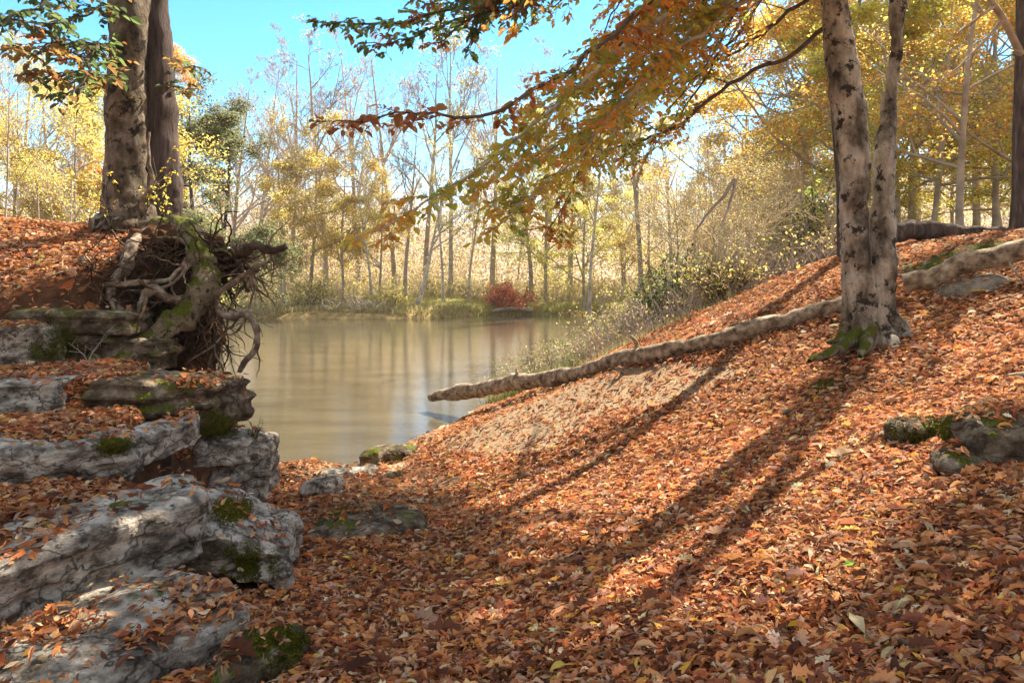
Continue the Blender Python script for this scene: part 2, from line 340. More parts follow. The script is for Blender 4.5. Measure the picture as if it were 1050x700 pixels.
GY = np.unique(np.r_[-60, -20, -6, np.arange(-3, .8, .4), np.arange(.8, 13, .09), np.arange(13, 20, .25), np.arange(20, 64, .8), np.arange(64, 120, 8), 200, 400, 700, 1200])
XX, YY = np.meshgrid(GX, GY); ZZ = H(XX, YY)
def Hg(x, y):   # fast bilinear lookup of the built sheet
    x = np.clip(x, -599, 599); y = np.clip(y, -59, 1199); i = np.clip(np.searchsorted(GX, x)-1, 0, len(GX)-2); j = np.clip(np.searchsorted(GY, y)-1, 0, len(GY)-2)
    u = (x-GX[i])/(GX[i+1]-GX[i]); v_ = (y-GY[j])/(GY[j+1]-GY[j])
    return ZZ[j, i]*(1-u)*(1-v_)+ZZ[j, i+1]*u*(1-v_)+ZZ[j+1, i]*(1-u)*v_+ZZ[j+1, i+1]*u*v_
def G(px, py, y0=1.5, y1=70):
    ys = np.geomspace(y0, y1, 1500); q = np.stack([(px-CX)/F*ys, ys, EYE-(py-HY)/F*ys], -1); d = q[:, 2]-Hg(q[:, 0], q[:, 1])
    i = np.argmax(d < 0); return q[i] if (d < 0).any() else q[-1]
def Hn(x, y, e=.06):
    return nrm(np.stack([-(Hg(x+e, y)-Hg(x-e, y))/(2*e), -(Hg(x, y+e)-Hg(x, y-e))/(2*e), np.ones_like(x)], -1))
def inpoly(px, py, poly):
    r = np.zeros(np.shape(px), bool); n = len(poly)
    for i in range(n):
        (x0, y0), (x1, y1) = poly[i], poly[(i+1) % n]
        if y0 == y1: continue
        c_ = ((y0 > py) != (y1 > py)) & (px < (x1-x0)*(py-y0)/(y1-y0)+x0); r ^= c_
    return r
PATHP = [(300, 480), (420, 470), (470, 500), (440, 560), (400, 620), (330, 600), (300, 540)]
SAND = [(455, 452), (520, 410), (600, 388), (700, 372), (760, 372), (700, 405), (620, 425), (560, 460), (500, 470)]
VV = np.stack([XX, YY, ZZ], -1).reshape(-1, 3); sx_, sy_ = topx(np.where(VV[:, 1:2] > 1, VV, np.array([0, 1, 0])))
jx = 14*vnoise(VV, 1.5, 30); jy = 8*vnoise(VV, 1.5, 31)
sand = inpoly(sx_+jx, sy_+jy, SAND) & (VV[:, 1] < 13)
shore = (1-sstep(.05, .22, VV[:, 2]))*(VV[:, 1] > 7)
nn = Hn(VV[:, 0], VV[:, 1]); steep = 1-sstep(.45, .7, nn[:, 2]); steep *= (VV[:, 1] < 30)
pthv = inpoly(sx_+jx, sy_+jy, PATHP) & (VV[:, 1] < 13)
gcol = np.stack([np.clip(sand*.8+shore+pthv*.35, 0, 1), sstep(15, 22, VV[:, 1]), steep], -1)
mb = MB(); ny, nx = XX.shape; ii = (np.arange(ny-1)*nx)[:, None]+np.arange(nx-1)[None]
mb.add(VV, np.stack([ii, ii+1, ii+nx+1, ii+nx], -1).reshape(-1, 4), gcol)
tag(mb.build('ground', M['ground']), kind='structure')
mb = MB(); mb.add([[-300, 6.8, 0], [60, 6.8, 0], [60, 75, 0], [-300, 75, 0]], [[0, 1, 2, 3]]); tag(mb.build('water', M['water'], smooth=False), kind='structure')

# regions of the ground that stand in sun in the photograph: gaps in the canopy along the sun's direction
LIT = [[(470, 425), (560, 392), (650, 372), (740, 345), (800, 250), (870, 225), (1060, 225), (1060, 470), (985, 540), (905, 620), (860, 705), (640, 705), (560, 650), (545, 590), (470, 560), (450, 500)],
       [(410, 640), (560, 590), (660, 620), (660, 720), (430, 720)],
       [(50, 445), (110, 420), (160, 430), (140, 450), (60, 458)], [(0, 225), (250, 222), (235, 300), (180, 345), (60, 320), (0, 320)], [(-20, 645), (110, 655), (120, 700), (-20, 720)],
       [(440, 395), (640, 365), (870, 300), (870, 325), (640, 390), (450, 420)]]
def shadow_px(p):
    t_ = np.zeros(len(p)); hit = np.zeros(len(p), bool); tt = np.zeros(len(p))
    for k in range(60):
        t_ = k*.4+.1; q = p-SV*t_; b_ = (q[:, 2] < np.maximum(Hg(q[:, 0], q[:, 1]), 0)) & ~hit; tt[b_] = t_; hit |= b_
    q = p-SV*tt[:, None]; q[:, 1] = np.maximum(q[:, 1], .3); u, v_ = topx(q); return u, v_, hit, q
def keep_mask(p, rng, strong=.93, soft=10):
    u, v_, hit, q = shadow_px(p); n1 = vnoise(q, 2.3, 11)*soft; n2 = vnoise(q, 2.3, 12)*soft
    lit = np.zeros(len(p), bool)
    for k_, poly in enumerate(LIT): lit |= inpoly(u+n1, v_+n2, poly) & ((k_ != 1) | (rng.random(len(p)) < .85))
    lit &= hit & (q[:, 1] < 14) & (q[:, 1] > .5)
    return ~(lit & (rng.random(len(p)) < strong))

# ------------------------------------------------------------------ rocks
_g = np.linspace(-1, 1, 2)
def cube_grid(nu, nv, nw):
    pts = {}; V = []; Fq = []
    def vid(a, b_, c_):
        k = (a, b_, c_)
        if k not in pts: pts[k] = len(V); V.append((a/nu*2-1, b_/nv*2-1, c_/nw*2-1))
        return pts[k]
    for a in range(nu):
        for b_ in range(nv):
            Fq.append([vid(a, b_, nw), vid(a+1, b_, nw), vid(a+1, b_+1, nw), vid(a, b_+1, nw)]); Fq.append([vid(a, b_+1, 0), vid(a+1, b_+1, 0), vid(a+1, b_, 0), vid(a, b_, 0)])
    for a in range(nu):
        for c_ in range(nw):
            Fq.append([vid(a, 0, c_), vid(a+1, 0, c_), vid(a+1, 0, c_+1), vid(a, 0, c_+1)]); Fq.append([vid(a, nv, c_+1), vid(a+1, nv, c_+1), vid(a+1, nv, c_), vid(a, nv, c_)])
    for b_ in range(nv):
        for c_ in range(nw):
            Fq.append([vid(0, b_, c_+1), vid(0, b_+1, c_+1), vid(0, b_+1, c_), vid(0, b_, c_)]); Fq.append([vid(nu, b_, c_), vid(nu, b_+1, c_), vid(nu, b_+1, c_+1), vid(nu, b_, c_+1)])
    return np.array(V), np.array(Fq)
ROCKV = []; ROCKF = []; _rn = [0]
def rock(A, B, back, down, seed, label, mat='rock', name='limestone_slab', rough=.04, cat='rock', strata=.04, pw=13, top_tilt=0.0, res=.028, group=None, rise=0.0):
    """slab: top front edge A-B, horizontal back vector, thickness; rise = extra height of the back edge"""
    A, B = np.array(A, float), np.array(B, float); back = np.array([back[0], back[1], rise])
    L0 = np.linalg.norm(B-A); L1 = np.linalg.norm(back); nu, nv, nw = [int(np.clip(q/res*1.45, 4, 110)) for q in (L0, L1, down)]
    u, Fq = cube_grid(nu, nv, nw)
    inf = np.abs(u).max(1); pn = (np.abs(u)**pw).sum(1)**(1/pw); q = u*(inf/pn)[:, None]
    W = A+(B-A)*((q[:, :1]+1)/2)+back*((q[:, 1:2]+1)/2); W[:, 2] -= down*(1-(q[:, 2]+1)/2)
    ctr = W.mean(0); Nn = np.stack([(B-A)*1.0, back, np.array([0, 0, down])]); out = nrm(u[:, :1]**5*nrm(Nn[0])+u[:, 1:2]**5*nrm(Nn[1])+u[:, 2:]**5*np.array([0, 0, 1.]))
    sd = seed*3
    W2 = W+out*(rough*1.15*fbm(W, 1.8, 3, sd)+rough*fbm(W, 7, 4, sd+5)*.7)[:, None]
    rg = 1-2*np.abs(vnoise(W, 5, sd+21)); rg2 = 1-2*np.abs(vnoise(W, 11, sd+22)); W2 += out*(rough*.55*rg+rough*.3*rg2)[:, None]; qn = vnoise(W, 3.2, sd+23)*3; W2 += out*(rough*.5*(np.round(qn)*.75+qn*.25)/3*1.6)[:, None]
    side = (1-np.abs(u[:, 2])**8)
    st = vnoise(np.stack([W[:, 0]*.8, W[:, 1]*.8, W[:, 2]*16+.6*vnoise(W, 2, sd)], -1), 1, sd+9)
    st = .45*st+.55*np.round(st*2.2)/2.2
    W2 += out*np.array([1, 1, 0])*(strata*st*side)[:, None]
    W2 += out*(-.02*np.maximum(0, vnoise(W, 14, sd+3)-.35)*2)[:, None]
    W2[:, 2] = W[:, 2]+(W2[:, 2]-W[:, 2])*.45
    mb = MB(); mb.add(W2, Fq); o_ = (W2[:, 0].mean(), W2[:, 1].mean(), W2[:, 2].min())
    group = group or {'limestone_slab': 'limestone ledges of the left bank', 'rock': 'stones lying on the ground'}.get(name)
    ob = mb.build(name, M[mat], origin=o_, smooth=(res > .03)); tag(ob, label, cat, group)
    ROCKF.append(Fq+_rn[0]); ROCKV.append(W2); _rn[0] += len(W2); return ob
def prock(a, b_, back, down, seed, label, **k): return rock(P(*a), P(*b_), back, down, seed, label, **k)
prock((60, 712, 2.42), (266, 624, 3.02), (-.72, .52), .34, 1, 'pale limestone step at the bottom left, lowest of the stone steps')
rock((-2.75, 2.0, 1.06), (-1.55, 2.05, 1.04), (-.05, .75), .35, 30, 'pale sunlit limestone slab in the bottom left corner', res=.04)
prock((-60, 596, 2.72), (216, 503, 3.72), (-.40, .38), .33, 2, 'long white and grey limestone step with a thick shaded front, second from the bottom', strata=.045, res=.026)
prock((-60, 462, 3.6), (48, 462, 3.85), (-.1, .5), .27, 3, 'grey limestone block at the left edge beneath the sunlit leaves')
prock((44, 463, 3.88), (132, 452, 4.12), (-.15, .45), .27, 4, 'mossy topped limestone block joined to the left edge block', mat='rock')
prock((118, 455, 4.15), (200, 434, 4.75), (-.15, .35), .17, 5, 'thin mossy limestone tongue pointing at the big corner boulder')
prock((-50, 396, 4.5), (56, 394, 4.85), (-.1, .5), .30, 6, 'grey limestone block at the left edge below the mossy recess')
prock((92, 390, 5.0), (214, 397, 5.25), (.1, .65), .36, 7, 'thick dark limestone block under the mossy arching root', mat='rock_dark', strata=.05)
prock((198, 452, 5.35), (256, 452, 5.7), (-.1, .5), .2, 8, 'rough grey limestone ledge at the foot of the dark block')
prock((212, 462, 5.6), (274, 456, 5.9), (-.1, .6), .48, 9, 'upright weathered boulder at the path corner beside the water', strata=.05)
prock((196, 535, 3.75), (296, 572, 3.85), (-.2, .75), .22, 10, 'low grey limestone slab edging the leafy path', rough=.05, rise=.02)
prock((150, 560, 3.6), (232, 556, 3.75), (-.15, .3), .16, 11, 'small flat limestone slab between the two lowest steps', mat='rock_dark')
prock((222, 700, 2.6), (300, 668, 2.78), (-.05, .32), .3, 12, 'low boulder covered in bright green moss beside the lowest step', mat='rock_dark', rough=.05)
prock((8, 318, 6.05), (132, 322, 6.35), (-.05, .6), .2, 13, 'flat limestone ledge jutting from the leafy bank', mat='rock_dark', strata=.05, pw=14, rough=.022)
prock((22, 342, 6.1), (100, 344, 6.3), (0, .5), .36, 14, 'green moss covered rock face beneath the jutting ledge', mat='rock_dark', rough=.06)
prock((90, 345, 6.25), (160, 350, 6.5), (0, .5), .28, 34, 'dark layered rock behind the mossy root ends', mat='rock_dark', strata=.06)
prock((-60, 336, 5.5), (27, 338, 5.7), (0, .5), .42, 15, 'grey block on the left edge beside the mossy rock face')
# small rocks on the path and at the shore
def grock(px, py, wd, dp, h, seed, label, mat='rock', sink=.4, **k):
    g = G(px, py); k.setdefault('pw', 3.5); k.setdefault('rough', .04)
    return rock((g[0]-wd/2, g[1]-dp/2, g[2]+h*(1-sink)), (g[0]+wd/2, g[1]-dp/2+k.pop('skew', .1), g[2]+h*(1-sink)), (0.05, dp), h, seed, label, mat=mat, res=.022, strata=.015, **k)
grock(398, 474, .75, .45, .34, 20, 'brown mossy rock at the waters edge where the path ends', 'rock_dark', name='rock')
grock(355, 489, .65, .34, .16, 21, 'flat pale stone lying on the shore', name='rock')
grock(324, 508, .3, .24, .26, 22, 'small squared grey stone on the leafy path', name='rock')
grock(372, 545, .8, .8, .24, 23, 'low gritty brown rock rising through the leaves of the path', 'rock_dark', name='rock', sink=.55)
grock(397, 492, .14, .1, .08, 24, 'tiny dark stone beside the flat shore stone', 'rock_dark', name='rock')
grock(292, 463, .3, .2, .13, 25, 'small dark stone at the water beside the corner boulder', 'rock_dark', name='rock')
grock(318, 474, .2, .15, .08, 26, 'little dark stone at the middle of the near shoreline', 'rock_dark', name='rock')
grock(952, 446, .5, .32, .2, 27, 'moss covered stone in the leaves right of the big tree', 'rock_dark', name='rock', sink=.5)
grock(1045, 462, .62, .5, .34, 28, 'large mossy stone at the right edge over a dark hollow', 'rock_dark', name='rock', sink=.4)
grock(1003, 474, .5, .3, .16, 29, 'dark stone half buried between the two mossy stones', 'rock_dark', name='rock', sink=.5)
grock(612, 612, .1, .08, .05, 31, 'little tan stone among the leaves of the middle path', 'sand_rock', name='rock', sink=.3)
grock(458, 622, .12, .09, .06, 32, 'little grey stone among the leaves of the lower path', 'rock', name='rock', sink=.3)
grock(812, 425, .3, .2, .1, 33, 'thin mossy stone in front of the big tree', 'rock_dark', name='rock', sink=.6)
# earth mound behind the right hand log
g = P(985, 262, 7.6)
MOUND0 = sum(len(f) for f in ROCKF)
rock(P(978, 291, 7.5), P(1055, 276, 7.35), (.1, .6), .6, 41, 'bare tan hump of earth beneath the sunlit right log', mat='sand_rock', name='earth_mound', rough=.05, cat='mound', strata=.0, pw=2.8, res=.04)
rock((5.0, 8.45, 2.78), (6.6, 8.45, 3.12), (.3, 1.1), .8, 40, 'moss topped earth mound behind the sloping log on the right', mat='mossy_root', name='earth_mound', rough=.08, cat='mound', strata=.0, pw=2.6, res=.05)
BV = BVHTree.FromPolygons(np.concatenate(ROCKV).tolist(), np.concatenate(ROCKF).tolist())

# ------------------------------------------------------------------ fallen leaves
LITC = [(.66, .25, .085), (.78, .36, .15), (.50, .155, .055), (.25, .085, .045), (.78, .46, .26), (.84, .62, .38), (.82, .42, .08), (.5, .27, .18), (.13, .05, .03)]
LW = [22, 20, 17, 17, 13, 6, 4, 10, 14]
TM = [leaf_litter(.02, .06), leaf_litter(.08, .25, .12), leaf_litter(.14, -.3, -.18), leaf_litter(-.07, .35, .1), leaf_litter(.05, -.4, .24, 1.15), leaf_litter(.2, .3, .05, .7)]
OAK = [leaf_oak(.15), leaf_oak(-.2), leaf_oak(.4)]
def litter(n, y0, y1, size, seed, xlim=None):
    rng = rs(seed); mb = MB()
    y = y0*(y1/y0)**rng.random(int(n)) if y1/y0 > 1.5 else rng.uniform(y0, y1, int(n))
    y = np.sqrt(rng.uniform(y0*y0, y1*y1, int(n)))
    x = rng.uniform(-.82, .82, len(y))*y
    z = Hg(x, y); nrl = Hn(x, y); keep = (z > .015)
    p = np.stack([x, y, z], -1); u, v_ = topx(p); 
    sandy = inpoly(u+14*vnoise(p, 1.5, 30), v_+8*vnoise(p, 1.5, 31), SAND)
    pth = inpoly(u+14*vnoise(p, 1.5, 30), v_+8*vnoise(p, 1.5, 31), PATHP); keep &= ~(pth & (rng.random(len(y)) < .5))
    keep &= ~(sandy & (rng.random(len(y)) < .72)); keep &= ~((nrl[:, 2] < .5) & (rng.random(len(y)) < np.where((x < -3.6) & (nrl[:, 2] > .2), .12, .93)))
    keep &= ~((z < .16) & (y > 8) & (rng.random(len(y)) < .45))
    keep &= rng.random(len(y)) < .86+.35*vnoise(p, 1.7, 77)
    p = p[keep]; nrl = nrl[keep]; n_ = len(p); drop = np.zeros(n_, bool)
    near = np.where((p[:, 1] < 9.5))[0]
    rr = rng.random(n_)
    for i in near:
        h, nn_, fi, _ = BV.ray_cast((p[i, 0], p[i, 1], 5.0), (0, 0, -1))
        if h is not None and h.z > p[i, 2]-.01:
            if rr[i] > (.2 if fi >= MOUND0 else .05+.22*(vnoise(p[i:i+1], 3, 8)[0] > .35)) or nn_.z < .75: drop[i] = True
            else: p[i, 2] = h.z+.004; nrl[i] = nn_
    p = p[~drop]; nrl = nrl[~drop]; n_ = len(p)
    up = nrl+rng.normal(0, .6, (n_, 3)); ang = rng.uniform(0, 2*math.pi, n_)
    d = np.stack([np.cos(ang), np.sin(ang), np.zeros(n_)], -1); d -= (d*nrl).sum(-1, keepdims=True)*nrl; d += nrl*rng.normal(0, .22, (n_, 1))
    X, Yv, Z = frame(d, up, rng, .05)
    L_ = size*np.exp(rng.normal(-.03, .3, n_))*np.where(rng.random(n_) < .05, 1.45, 1); p[:, 2] += rng.random(n_)**1.3*.045
    cols = pal(LITC, n_, rng, LW, .22)
    sh = fbm(p, 1.1, 2, 50)[:, None]; cols *= np.clip(1+.25*sh, .6, 1.4)
    pick = rng.integers(0, 6, n_); ok = rng.random(n_) < .05
    for k in range(6):
        s = (pick == k) & ~ok; l = L_[s, None]; scatter(mb, TM[k], p[s]-Yv[s]*l*.5, X[s]*l, Yv[s]*l, Z[s]*l, cols[s])
    for k in range(3):
        s = (pick % 3 == k) & ok; l = L_[s, None]*1.35; scatter(mb, OAK[k], p[s]-Yv[s]*l*.5+Z[s]*.01, X[s]*l*.9, Yv[s]*l, Z[s]*l, cols[s]*1.15)
    return mb
tag(litter(210000, 1.9, 6.0, .044, 3).build('fallen_leaves', M['litter'], smooth=False), 'carpet of fallen orange and brown leaves over the near slope', 'fallen leaves', kind='stuff')
tag(litter(150000, 6.0, 13.5, .056, 4).build('fallen_leaves', M['litter'], smooth=False), 'carpet of fallen leaves on the slope behind the logs', 'fallen leaves', kind='stuff')
tag(litter(30000, 13.5, 30, .12, 5).build('fallen_leaves', M['litter'], smooth=False), 'fallen leaves on the far end of the right bank', 'fallen leaves', kind='stuff')
for px, py, c_, l_, lb in ((865, 591, (.2, .38, .05), .065, 'single green leaf lying on the orange leaves at right'), (808, 655, (.72, .42, .04), .062, 'single yellow leaf near the bottom of the slope'), (915, 620, (.7, .42, .04), .058, 'bright yellow leaf right of the green leaf')):
    g = G(px, py); rng = rs(px); mb = MB(); X, Yv, Z = frame(np.array([[1., .3, .1]]), np.array([[0., -.5, 1]]), rng, .1)
    scatter(mb, leaf_litter(.06, .08, 0, 1.1), np.array([g+[0, 0, .05]]), X*l_, Yv*l_, Z*l_, np.array([c_])); tag(mb.build('fallen_leaf', M['litter'], smooth=False, origin=tuple(g)), lb, 'leaf')

# ------------------------------------------------------------------ logs and sticks
def log_thing(name, pxs, rad, label, seed, mat='log', n=90, sides=22, amp=.03, cat='log', stubs=(), jit=.04):
    pts, rr = along(pxs, rad, n, jit, seed); mb = MB()
    tubes(mb, pts, rr, sides, cap=True, disp=lambda q: amp*fbm(q*np.array([1, 1, 1]), 3, 4, seed)+amp*.5*vnoise(q, 14, seed+4))
    root = empty(name, pts.mean(0), label, cat); root.location = tuple(pts[0]); org = pts[0]
    o_ = mb.build('stem', M[mat], root, origin=org)
    for s in stubs:
        q, r2 = along(s[0], s[1], 12, .02, seed+7); mb = MB(); tubes(mb, q, r2, 8, cap=True); mb.build('branch_stub', M[mat], root, origin=org)
    return root
log_thing('fallen_log', [(441, 407, 13.4), (470, 402, 13.0), (520, 394, 12.0), (575, 386, 11.0), (640, 368, 9.7), (700, 357, 9.1), (770, 338, 8.75), (830, 322, 8.5), (885, 308, 8.3)],
    [.085, .14, .14, .125, .12, .115, .11, .115, .12], 'long weathered log sloping down from the big tree into the river', 61, amp=.03, jit=.025,
    stubs=[([(535, 390, 11.8), (531, 383, 11.7), (530, 379, 11.7)], [.04, .03, .02]), ([(745, 345, 8.95), (750, 336, 8.9), (757, 330, 8.85)], [.035, .025, .012]), ([(600, 380, 10.5), (606, 389, 10.3)], [.04, .02]), ([(655, 362, 9.6), (652, 350, 9.5), (648, 345, 9.45)], [.04, .03, .02]), ([(664, 364, 9.5), (666, 377, 9.3)], [.05, .03])])
log_thing('fallen_log', [(926, 291, 8.0), (960, 282, 7.85), (1000, 268, 7.7), (1045, 257, 7.5), (1110, 240, 7.2), (1180, 225, 7.0)],
    [.10, .115, .12, .12, .12, .12], 'bare sunlit log sloping up from the big tree to the right edge', 62, amp=.018, jit=.025)
log_thing('fallen_log', [(905, 240, 11.2), (950, 237, 11.3), (1000, 241, 11.2), (1060, 240, 11.0), (1150, 236, 10.8)],
    [.16, .16, .15, .14, .12], 'dark old log lying along the top of the right bank', 63, mat='dark_bark')
def stick(pxs, r, label, seed, mat='log', name='stick'):
    pts, rr = along(pxs, [r]*(len(pxs)-1)+[r*.5], 20, .015, seed); mb = MB(); tubes(mb, pts, rr, 7, cap=True)
    tag(mb.build(name, M[mat], origin=tuple(pts[0])), label, 'stick')
def gp(px, py, h=.03): g = G(px, py); return (px, py-h*F/g[1], g[1])
stick([gp(345, 478), gp(360, 487), gp(372, 498)], .012, 'thin bent stick lying across the flat shore stone', 1)
stick([gp(432, 512), gp(452, 500), gp(480, 488)], .014, 'thin pale stick in the leaves of the path edge', 2)
stick([gp(1030, 394, .05), gp(1050, 391, .05), gp(1075, 393, .05)], .02, 'short grey stick at the right edge of the slope', 3)
stick([(1034, 268, 7.4), (1042, 280, 7.3), (1056, 292, 7.2)], .014, 'pale stick hanging below the sunlit right log', 4)
stick([gp(890, 663, .03), gp(950, 672, .03), gp(1010, 684, .03)], .009, 'thin grey twig among the bottom right leaves', 5)
stick([gp(620, 585), gp(650, 575), gp(668, 570)], .008, 'thin brown twig in the shaded band of leaves', 6)

# ------------------------------------------------------------------ the right hand beech
def gtube(mb, pxs, rad, n, sides, seed, amp=.02, jit=.03, col=(1, 1, 1), cap=False, groove=0):
    pts, rr = along(pxs, rad, n, jit, seed)
    tubes(mb, pts, rr, sides, col, cap, disp=lambda q: amp*fbm(q*np.array([1, 1, .6]), 3.2, 4, seed)+amp*.5*(1-2*np.abs(vnoise(q*np.array([1, 1, .7]), 8, seed+3)))+amp*.4*vnoise(q, 24, seed+4))
    return pts, rr
BASE = G(892, 352); BY = BASE[1]; BASE = np.array([P(892, 350, BY)[0], BY, Hg(P(892, 350, BY)[0], BY)])
beech = empty('beech_tree', BASE, 'twin stemmed grey beech with orange leaves rooted in the leafy slope at right', 'tree')
SCL = BY/7.0
def S(l): return [(a_, b_, c_*SCL) for a_, b_, c_ in l]
def trunkpart(pxs, rad, seed, flare=0):
    mb = MB(); pts, rr = along(pxs, rad, 220, .02, seed); rr = rr*SCL*.8
    T = nrm(np.gradient(pts, axis=0)); sides = 64; a = np.arange(sides)/sides*2*math.pi
    U = nrm(np.cross(T, [0, 1, .0])); W = np.cross(T, U)
    hgt = np.clip(pts[:, 2]-BASE[2], 0, 99)
    fl = flare*1.2*np.exp(-hgt/.30)[:, None]
    lob = fl*(.5+.4*np.cos(5*a+1.0)[None]+.3*np.cos(11*a+hgt[:, None]*2)[None][0]+.12*np.cos(19*a)[None])
    rad_ = rr[:, None]*(1+lob)
    V = pts[:, None]+rad_[..., None]*(np.cos(a)[None, :, None]*U[:, None]+np.sin(a)[None, :, None]*W[:, None])
    ring = nrm(V-pts[:, None]); q = V.reshape(-1, 3)
    dp = .045*fbm(q*np.array([1, 1, .55]), 2.2, 3, seed)+.012*fbm(q*np.array([1, 1, 2.2]), 9, 3, seed+5)
    V = V+ring*dp.reshape(V.shape[:-1])[..., None]
    n = len(pts); i = (np.arange(n-1)*sides)[:, None]; j = np.arange(sides)[None]; j2 = (j+1) % sides
    mb.add(V.reshape(-1, 3), np.stack([i+j, i+j2, i+sides+j2, i+sides+j], -1).reshape(-1, 4)); return mb
TL = S([(890, 366, 7.0), (886, 350, 7), (882, 320, 7), (880, 285, 7), (877, 230, 7), (876, 170, 7), (871, 117, 7), (862, 60, 7), (854, 0, 7), (846, -100, 7), (842, -300, 7.1), (830, -520, 7.2), (850, -760, 7.4)])
trunkpart(TL, [.26, .22, .2, .19, .175, .18, .18, .175, .165, .15, .13, .09, .03], 71, .5).build('trunk', M['beech_bark'], beech, origin=BASE)
TR = S([(905, 366, 6.95), (905, 350, 6.95), (903, 320, 6.98), (902, 280, 7), (905, 220, 7.02), (910, 117, 7.1), (918, 60, 7.1), (922, 0, 7.1), (930, -120, 7.2), (955, -320, 7.4), (960, -540, 7.6)])
trunkpart(TR, [.27, .22, .19, .17, .125, .115, .105, .095, .09, .07, .03], 72, .55).build('trunk', M['beech_bark'], beech, origin=BASE)
for k, (pl, rd) in enumerate([([(880, 335, 6.95), (868, 352, 6.8), (850, 363, 6.6), (832, 372, 6.4)], [.07, .06, .045, .02]), ([(922, 330, 6.95), (930, 346, 6.85), (945, 350, 6.8), (965, 360, 6.6)], [.075, .065, .05, .02]),
        ([(893, 335, 6.9), (890, 352, 6.7), (884, 366, 6.5)], [.07, .06, .02]), ([(912, 335, 6.9), (914, 352, 6.7), (920, 364, 6.5)], [.07, .06, .02]), ([(868, 330, 6.98), (862, 345, 6.9), (850, 350, 6.9)], [.06, .05, .02])]):
    mb = MB(); gtube(mb, S(pl), rd, 24, 14, 80+k, .02); mb.build('root', M['mossy_root' if k in (0, 2, 4) else 'beech_bark'], beech, origin=BASE)

